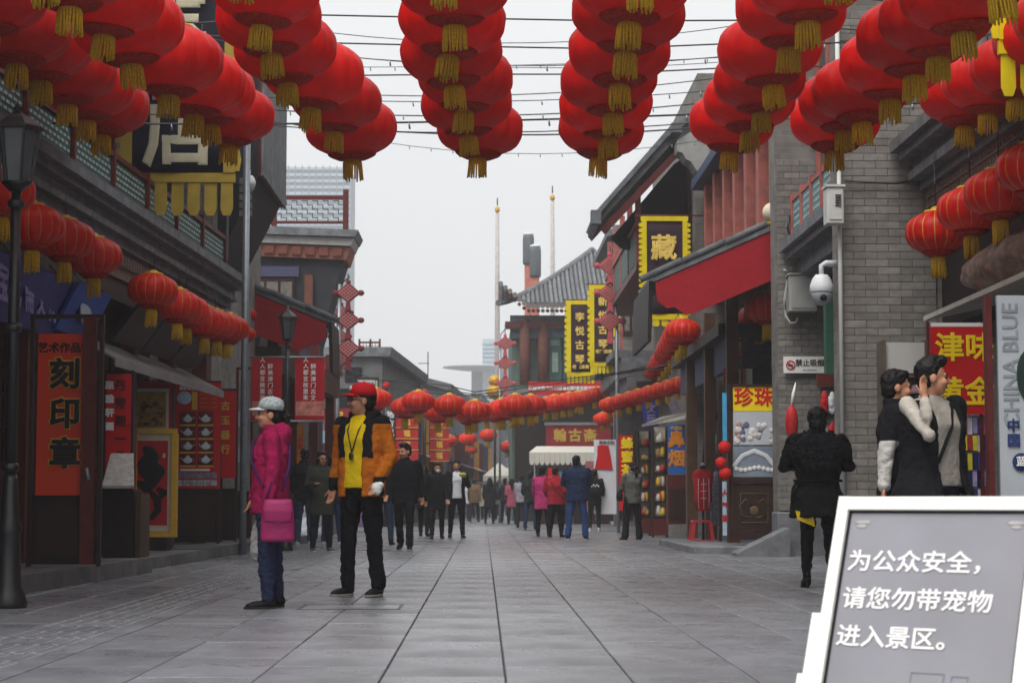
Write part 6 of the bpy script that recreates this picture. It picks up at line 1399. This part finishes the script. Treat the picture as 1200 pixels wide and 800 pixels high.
# --- woman in black coat, right
pf = G(960, 688)
t, HD, A, J, U = person('woman seen from behind in black fur hooded coat, black tights and heels', pf, 176, 1.62, .011, '#1d1d20', .64, 'coat', '#121215', '#131214', 'puffy', None, (2,0,3), (-2,-2,3), (14,20,95,-34), (14,20,95,-34), 0, 12, wide=1.30, fleshy=1.40, disp=.03, heel=.05, cuff=.045, boot=.05, legs=1.0, waist=.025, flared=.035)
k = MB(); k.M = U
for a in range(0, 360, 24): k.ellip((.205*math.cos(R(a)), .05+.15*math.sin(R(a)), 1.33-.07*math.sin(R(a))-.02*math.cos(R(2*a))), (.115,.09,.085), 10, 8)
k.ellip((0,.19,1.22),(.20,.08,.14)); k.ellip((0,.17,1.33),(.25,.09,.11)); 
remesh(k.build('fur_hood', mat('black_fur', '#26262a', .95, .6, 60, 1.0, 110, spec=.1), t), .009, 0, .09, .03)
k = MB(); k.M = U; k.stack([(.985,0,0,.245,.200),(1.01,0,0,.242,.197)]); k.build('belt', cloth('#121214'), t)
k = MB(); k.M = U; k.tube([(.21,.05,1.0),(.25,.09,.92),(.26,.1,.80)], [.02,.025,.03], 6, sq=.4); k.build('belt_tail', cloth('#121214'), t)
k = MB(); k.M = U; k.prism([(0,.0),(.17,.07),(.19,.16),(.02,.12)], ((.05,.16,.545),(1,0,0),(0,0,1),(0,1,0)), .02); k.build('scarf_corner', cloth('#e0c020'), t)

# --- two men behind the notice board
pA = P(1094, 587, 13.3); pA = Vector((pA.x, 13.3, 0))
t, HD, A, J, U = person('man with dark coat over his shoulders, beige sweater, one hand raised to his head', pA, 38, 1.77, .010, '#1b1b20', .62, 'draped_coat', '#232a3c', '#1a1a1c', 'quiff', None, (2,0,4), (-2,-2,4), (-6,4,10,-4), (44,6,192,-6), 50, 0, [24,25,26,26,26,28,32,44], '#9a938a', wide=1.36, disp=.02, sleeve=False, collar=False, fleshy=1.15, flared=.085)
for s_ in (1, -1):
    sh, el, wr = A[s_][:3]; k = MB(); k.limb([sh, sh.lerp(el,.5), el, el.lerp(wr,.5), wr.lerp(el,.06)], [.060,.050,.044,.040,.036] if s_ < 0 else [.085,.08,.075,.075,.075]); remesh(k.build('sweater_sleeve' if s_ < 0 else 'coat_sleeve', cloth('#b0a99f') if s_ < 0 else cloth('#1b1b20'), t), .010, 3, .014, .09)
k = MB(); k.M = U; k.tube([(.10,-.08,1.42),(.0,-.155,1.25),(-.13,-.15,1.02)], .016, 6, sq=.4); k.build('bag_strap', cloth('#17171a'), t)
pB = P(1052, 587, 14.3); pB = Vector((pB.x, 14.3, 0))
person('man in black jacket with white sleeves, behind the one with the draped coat', pB, 78, 1.76, .011, '#1a1b20', .80, 'jacket', '#20232e', '#1a1a1c', 'short', None, (3,0,4), (-3,-2,4), (4,10,10,6), (-14,8,-4,4), 10, 0, wide=1.04, paint=lambda c, n: 1 if abs(c.x) > .20 and c.z < 1.2 else 0, mats2=[cloth('#b9b7b2')])

# --- middle distance walkers
def who(label, px, py, face, H, **k):
    p = G(px, py); q_ = random.uniform
    k.setdefault('armL', (q_(-14,24), q_(5,14), q_(5,70), q_(-10,6))); k.setdefault('armR', (q_(-14,24), q_(5,14), q_(5,70), q_(-10,6))); k.setdefault('headyaw', q_(-35,35)); k.setdefault('headpitch', q_(-6,12)); k.setdefault('legL', (q_(-6,8), q_(-8,0), q_(2,7))); k.setdefault('legR', (q_(-6,8), q_(-8,0), q_(2,7))); return person(label, p, face, H, k.pop('vox', .014), **k)
WALK1 = dict(legL=(20,10,3), legR=(-14,-34,3), armL=(-16,8,-6,4), armR=(16,8,28,4)); WALK2 = dict(legL=(-12,-30,3), legR=(19,8,3), armL=(16,8,26,4), armR=(-14,8,-4,4))
t, HD, A, J, U = who('woman in olive coat and glasses standing behind the man in orange', 376, 646, 20, 1.60, top='#33342c', hem=.62, coat='coat', trousers='#23283a', shoes='#3c3f4a', hair='bob', legL=(0,0,5), legR=(2,-2,5), armL=(10,14,90,-20), armR=(10,14,95,-20), headyaw=14, sole='#c9c9c9', fleshy=1.15, wide=1.08); glasses(t, HD)
who('man in dark clothes and jeans half hidden left of the olive coat', 356, 640, 170, 1.74, top='#23252c', trousers='#3d4a66', shoes='#b8b8b8', sole='#c9c9c9', headyaw=20)
who('person in jeans and white shoes partly behind the olive coat', 389, 640, 176, 1.62, top='#2b2c33', trousers='#2f3a58', shoes='#bdbdbd', sole='#d0d0d0')
who('man in dark clothes mostly hidden behind the man in orange', 449, 638, 175, 1.70, top='#20262a', trousers='#2f3d54', shoes='#222222')
who('man in plain black jacket and trousers walking towards the camera', 474, 644, -8, 1.78, top='#15171d', hem=.76, trousers='#14151a', hair='quiff', headyaw=-38, wide=1.12, sole='#a0a0a0', cuff=.062, **WALK1)
t, HD, A, J, U = who('woman with long brown hair, face mask and black outfit walking', 512, 631, 4, 1.66, top='#17181c', hem=.66, coat='coat', trousers='#15161a', hair='long', hairm=M_hairb, headyaw=22, boot=.16, **WALK2)
k = MB(); k.M = HD; k.ellip((0,-.070,-.045),(.052,.045,.044)); k.build('face_mask', M_wh, t)
who('person in black walking just behind the long-haired woman', 497, 628, 172, 1.64, top='#17191e', hem=.7, trousers='#15161a', hair='long', vox=.018, **WALK1)
t, HD, A, J, U = who('man in open black jacket and white shirt raising a yellow snack', 535, 630, 6, 1.72, top='#16171c', hem=.74, trousers='#14151a', hair='short', open_gap=[34,32,30,30,30,34,40], shirt='#d2d2d6', headyaw=-12, legL=(14,4,3), legR=(-8,-26,3), armR=(-4,10,8,4), armL=(22,14,138,-22))
wl = A[1][2]*(1.72/1.72)+G(535,630); sn = thing('snack', 'yellow green snack in the hand of the man with the white shirt', 'snack', wl+Vector((-.02,-.10,.02)))
k = MB(); k.ellip((0,0,.05),(.09,.05,.05)); remesh(k.build('bun', mat('snack_yellow', '#a8a83a', .6, .3, 20), sn), .012, 1, .02, .04)

# --- group on the right, seen from behind
who('woman in pink quilted coat and black leggings, from behind', 636, 628, 168, 1.60, top='#c23a78', hem=.66, coat='coat', trousers='#17171b', hair='bob', headyaw=-30, fleshy=1.1, wide=1.04)
t, HD, A, J, U = who('woman in red quilted jacket with a crossbody strap, from behind', 652, 629, 165, 1.58, top='#9c1f2c', hem=.80, trousers='#1b1a1e', hair='short', hairm=M_hairb, fleshy=1.3, wide=1.2, lean=-4)
k = MB(); k.M = U; k.tube([(.12,.02,1.44),(.06,.19,1.3),(-.08,.215,1.1),(-.2,.1,.95)], .015, 6, sq=.5); k.build('bag_strap', cloth('#17171a'), t)
who('tall man in navy jacket and blue jeans standing with his back to the camera', 676, 632, 176, 1.76, top='#1d2a48', hem=.78, trousers='#2a4374', shoes='#24242c', hair='short', headyaw=-18, wide=1.22, legL=(0,0,8), legR=(0,0,8), armL=(26,14,70,-30), armR=(26,14,70,-30), cuff=.07, sole='#d0d0d0')
t, HD, A, J, U = who('person in black with a black backpack and white shoes', 697, 622, 178, 1.66, top='#17181d', hem=.78, trousers='#191a20', shoes='#b5b5b5', sole='#d0d0d0')
pr = G(697,622); bk = thing('backpack', 'black backpack with pale print on the person beside the navy jacket', 'backpack', (pr.x, pr.y-.20, .98))
k = MB(); k.stack([(0,0,0,.15,.08),(.1,0,0,.17,.1),(.32,0,0,.16,.09),(.42,0,0,.11,.06)]); remesh(k.build('pack', cloth('#16171c'), bk), .012, 3); k = MB(); k.stack([(.05,0,-.085,.12,.035),(.18,0,-.085,.12,.035)]); k.build('front_pocket', cloth('#1c1d24'), bk)
for i in range(5): k = MB(); k.ellip((-.09+.045*i,-.105,.22+.03*(i % 2)),(.014,.01,.03)); k.build('printed_mark', M_wh, bk)
t, HD, A, J, U = who('young man in black tee and striped track trousers facing the stalls', 724, 614, 150, 1.66, top='#17181c', hem=.80, trousers='#1b2230', shoes='#d0d0d0', sole='#e0e0e0', headyaw=-50, sleeve=False, collar=False, armL=(6,10,18,4), armR=(20,14,30,10), legR=(14,6,4), legL=(-8,-12,4))
for s_ in (1,-1): sh, el, wr = A[s_][:3]; k = MB(); k.limb([sh, sh.lerp(el,.7)],[.075,.066]); remesh(k.build('short_sleeve', cloth('#17181c'), t), .014, 3)
pbp = G(712, 616); pb3 = thing('shopping_bag', 'white plastic shopping bag beside the young man in black tee', 'bag', (pbp.x, pbp.y, .42))
k = MB(); k.stack([(0,0,0,.10,.06),(.15,0,0,.13,.08),(.32,0,0,.09,.05),(.42,0,0,.03,.02)]); remesh(k.build('pouch', mat('thin_white_plastic', '#b9b9b6', .35, .1, 9, .3, 30, trans=.3), pb3), .012, 2, .05, .05)
t, HD, A, J, U = who('woman in grey jacket and wide black trousers at the ornament cabinets', 741, 632, 205, 1.62, top='#5a5a54', hem=.80, trousers='#1a1b20', shoes='#161618', hair='pony', headyaw=14, fleshy=1.15, cuff=.085, legL=(4,2,6), legR=(-3,-3,6), armL=(18,8,60,-14), armR=(12,8,70,-10))
pr = G(741,632); hb = thing('handbag', 'black handbag at the left side of the woman in grey', 'bag', (pr.x-.26, pr.y+.05, .80)); k = MB(); k.stack([(0,0,0,.06,.11),(.1,0,0,.075,.13),(.2,0,0,.05,.11)]); remesh(k.build('pouch', cloth('#17171a', rough=.5), hb), .012, 2); MB().tube([(0,-.08,.2),(.05,-.04,.36),(.06,.0,.42)],.012,6).build('strap', cloth('#17171a', rough=.5), hb)
who('woman in dark green jacket left of the pink coat, from behind', 622, 620, 172, 1.66, top='#22302c', hem=.76, trousers='#26324c', hair='short', headyaw=-10, wide=1.08)
who('person in patterned white top at the left of the group', 611, 618, 165, 1.60, top='#8d8890', hem=.82, trousers='#24262e', hair='bob', vox=.018)
# --- crowd further off
CR = [('woman in teal jacket among the far crowd', 583, 610, 184, 1.6, '#2f6068', .74, '#26282e', 'bob'), ('man in tan jacket among the far crowd', 556, 611, 172, 1.72, '#7a6448', .76, '#2a2c34', 'short'), ('woman in rose coat at the right of the far crowd', 600, 614, 180, 1.6, '#9a4a5c', .62, '#1d1e24', 'long'), ('person in white jacket walking this way in the far crowd', 546, 610, -6, 1.66, '#b8b8bc', .74, '#262a3c', 'short'), ('person in dark jacket left of the far crowd', 538, 606, 170, 1.66, '#23252b', .74, '#202228', 'short'), ('person in olive jacket walking into the far crowd', 616, 606, 176, 1.7, '#3a3d30', .76, '#23252c', 'short'), ('person in red scarf and dark coat in the far crowd', 570, 606, 186, 1.66, '#3a1f24', .62, '#202126', 'bob'), ('tall man in charcoal in the far crowd', 585, 608, 178, 1.78, '#2a2c31', .76, '#23252b', 'short'), ('woman in long dark coat seen from behind in the far crowd', 574, 613, 176, 1.66, '#1f2025', .55, '#1c1d22', 'long'), ('man in dark striped puffer jacket in the far crowd', 592, 612, 178, 1.70, '#20232c', .78, '#1d1f28', 'short'), ('person in cream jacket behind the long dark coat', 563, 608, 190, 1.62, '#b2aca0', .62, '#2a2b30', 'short'),
      ('child in white jacket in front of the far crowd', 581, 600, 175, 1.02, '#c2c0bc', .7, '#2a2c36', 'short'), ('person with purple top at the left of the far crowd', 552, 606, 10, 1.6, '#5b3a66', .7, '#22242c', 'bob'), ('person in bright red jacket deep in the crowd', 559, 603, 172, 1.6, '#a02428', .75, '#24262c', 'short'),
      ('man in black deep in the crowd, left', 545, 603, 5, 1.72, '#1c1e24', .78, '#1e2026', 'short'), ('person in grey coat deep in the crowd', 586, 604, 182, 1.68, '#4a4d55', .66, '#23252b', 'bob'), ('person in brown coat right of the far crowd', 603, 609, 178, 1.68, '#3c2d28', .7, '#22242c', 'short'),
      ('person in navy at the far end of the crowd', 568, 601, 175, 1.7, '#242a40', .75, '#22242c', 'short'), ('person in black at the far end, rightmost', 598, 602, 172, 1.68, '#1d1e23', .78, '#1f2026', 'pony'), ('person in dark red at the far end', 577, 600.5, 178, 1.62, '#6a2228', .7, '#24262c', 'bob'), ('person in pale blue at the far end of the crowd', 555, 600, 8, 1.68, '#8596a8', .75, '#2b2d36', 'short'),
      ('woman in black by the left shops beyond the olive coat', 424, 622, 20, 1.62, '#1d1e24', .7, '#22242c', 'bob'), ('man in grey by the left shops, farther off', 462, 614, 165, 1.72, '#45484e', .76, '#23252c', 'short'), ('person in green under the white stall awning', 648, 607, 182, 1.66, '#2c4438', .74, '#22242c', 'short'), ('person in blue under the white stall awning', 664, 606, 178, 1.7, '#26385a', .76, '#22242c', 'bob'), ('person in dark coat under the white stall awning, left', 634, 606, 176, 1.68, '#24252b', .62, '#202128', 'short')]
for i, (lab, px, py, fc, H_, tc_, hm_, tr_c, hr_) in enumerate(CR):
    w_ = [WALK1, WALK2, {}][i % 3]; who(lab, px, py, fc, H_, vox=.02, top=tc_, hem=hm_, trousers=tr_c, hair=hr_, wide=1.08, group='people in the far crowd', **w_)
# ================================================================= far shopfronts, canopies, clutter
rr = random.Random(21)
def far_front(label, px0, px1, d, sign_m, aw_m, chars, side=-1):
    t = thing('shopfront', label, 'shopfront', (P((px0+px1)/2,0,d).x, d, 0), 0, 'far shopfronts')
    a, e = P(px0,0,d).x, P(px1,0,d).x
    wmb(t).box(a, e, d, d+.2, 0, 3.0).build('front_wall', M_dark, t)
    wmb(t).box(a, e, d-.1, d-.002, 3.0, 3.7).build('name_board', sign_m, t); text(t, chars, .45, Vector(((a+e)/2, d-.11, 3.35))-Vector(t.location), M_goldp, bold=.03)
    wmb(t).hexa([(a-.1,d-1.0,2.55),(e+.1,d-1.0,2.55),(e+.1,d-.1,2.95),(a-.1,d-.1,2.95),(a-.1,d-1.0,2.6),(e+.1,d-1.0,2.6),(e+.1,d-.1,3.0),(a-.1,d-.1,3.0)]).build('awning', aw_m, t)
    n = max(2, int((e-a)/.8))
    for k in range(n+1): x = a+(e-a)*k/n; wmb(t).box(x-.05, x+.05, d-.08, d, 0, 3.0).build('post', M_redwood, t)
    for k in range(n):
        x = a+(e-a)*(k+.5)/n; wmb(t).box(x-.28, x+.28, d-.05, d-.003, .9, 2.3).build('window', [M_glass, M_wood, mat('warm_goods', '#8a5a3a', .6, .6, 12)][k % 3], t)
        wmb(t).box(x-.3, x+.3, d-.5, d-.1, 0, .8).build('counter', [M_wood, mat('goods_cloth', '#5c4a6a', .7, .5, 9)][k % 2], t)
    return t
M_awb = mat('slate_canvas', '#5d6a74', .8, .15); M_awr = mat('dull_red_canvas', '#8a3438', .8, .15); M_aww = mat('white_canvas', '#c9c6bb', .8, .08, 4, .1)
far_front('far left shopfront with maroon name board below the red-railed house', 384, 446, 61.5, mat('maroon_board', '#7d1f28', .6, .15), M_awb, '泥人张', )
far_front('far left shopfront with slate awning and green name board', 450, 520, 87.2, mat('green_board', '#28483c', .6, .15), M_awr, '杨柳青画')
far_front('farthest left shopfront with pale awning', 522, 552, 122, mat('blue_board', '#2c3c58', .6, .15), M_aww, '茶庄')
0 and far_front('dark shopfront at the foot of the pavilion behind the white stall', 603, 700, 79.1, mat('maroon_board', '#7d1f28', .6, .15), M_awb, '文房四宝')
for i, (px0, px1, py, d, m) in enumerate(((566,604,545,92,M_aww),(528,556,548,104,M_awb),(592,624,540,110,M_aww))):
    a, e = P(px0,py,d), P(px1,py,d)
    t = thing('market_canopy', ['white market canopy over the middle of the far crowd','slate market canopy left of the far crowd','pale market canopy at the far right of the crowd'][i], 'canopy', ((a.x+e.x)/2, d, 0), 0, 'market canopies')
    zc = a.z; xm = (a.x+e.x)/2; wmb(t).add([(a.x,d-1,zc-.5),(e.x,d-1,zc-.5),(e.x,d+1,zc-.5),(a.x,d+1,zc-.5),(xm,d,zc+.15)], [(0,1,4),(1,2,4),(2,3,4),(3,0,4),(3,2,1,0)]).build('roof_cloth', m, t)
    wmb(t).box(a.x, e.x, d-1.02, d-1.0, zc-.75, zc-.502).build('valance', m, t)
    for x in (a.x+.05, e.x-.05):
        for y in (d-.95, d+.95): wmb(t).tube([(x,y,0),(x,y,zc-.5)], .03, 6).build('pole', M_steel, t)
# grey sign frame and white plaque on the far left house
t = thing('framed_sign', 'white framed couplet sign on the left house behind the man in orange', 'sign', P(426,478,60))
board(t, 'frame', M_wood, 417, 442, 444, 474, 60.0, .06); board(t, 'sheet', mat('pale_sheet', '#a8aaa6', .6, .2), 419, 445, 442, 471, 59.97, .03); T(t, '古韵\n津门', 9, 430.5, 458, 59.96, M_ink, .03, .95)
t = thing('vertical_sign', 'tall dark vertical sign with white characters beside the left box lanterns', 'sign', P(458,535,58))
board(t, 'panel', mat('slate_sign', '#3a434a', .6, .2), 453, 470, 462, 534, 58, .06); T(t, '\n'.join('地方风味'), 9, 457.5, 502, 57.98, M_wh, .02, 1.05)
# posters and boards low along the far right
for i, (px0, px1, py0, py1, d, m) in enumerate(((642,650,548,590,75,M_red),(655,668,552,588,76,mat('poster_teal','#4c7d86',.6,.3)),(686,697,540,600,60,mat('poster_rose','#a86a70',.6,.4,8)))):
    t = thing('standing_poster', ['small red standing poster under the white awning','teal poster under the white awning','rose printed poster left of the red dress board'][i], 'poster', (P(px0,0,d).x, d, 0))
    board(t, 'panel', m, px0, py0, px1, py1, d, .04); board(t, 'stand', M_steel, (px0+px1)/2-.5, py1, (px0+px1)/2+.5, 606, d+.01, .02)
finish()
# ================================================================= haze
hz = MB().box(-160, 160, -25, 470, -1.2, 90).build('haze', [])
m = bpy.data.materials.new('haze'); m.use_nodes = True; n = m.node_tree; n.nodes.remove(n.nodes['Principled BSDF'])
pv = n.nodes.new('ShaderNodeVolumePrincipled'); pv.inputs['Color'].default_value = (.97,.98,1,1); pv.inputs['Density'].default_value = HAZE; pv.inputs['Anisotropy'].default_value = 0.62
n.links.new(pv.outputs[0], n.nodes['Material Output'].inputs['Volume']); hz.data.materials.append(m); tag(hz, kind='stuff')
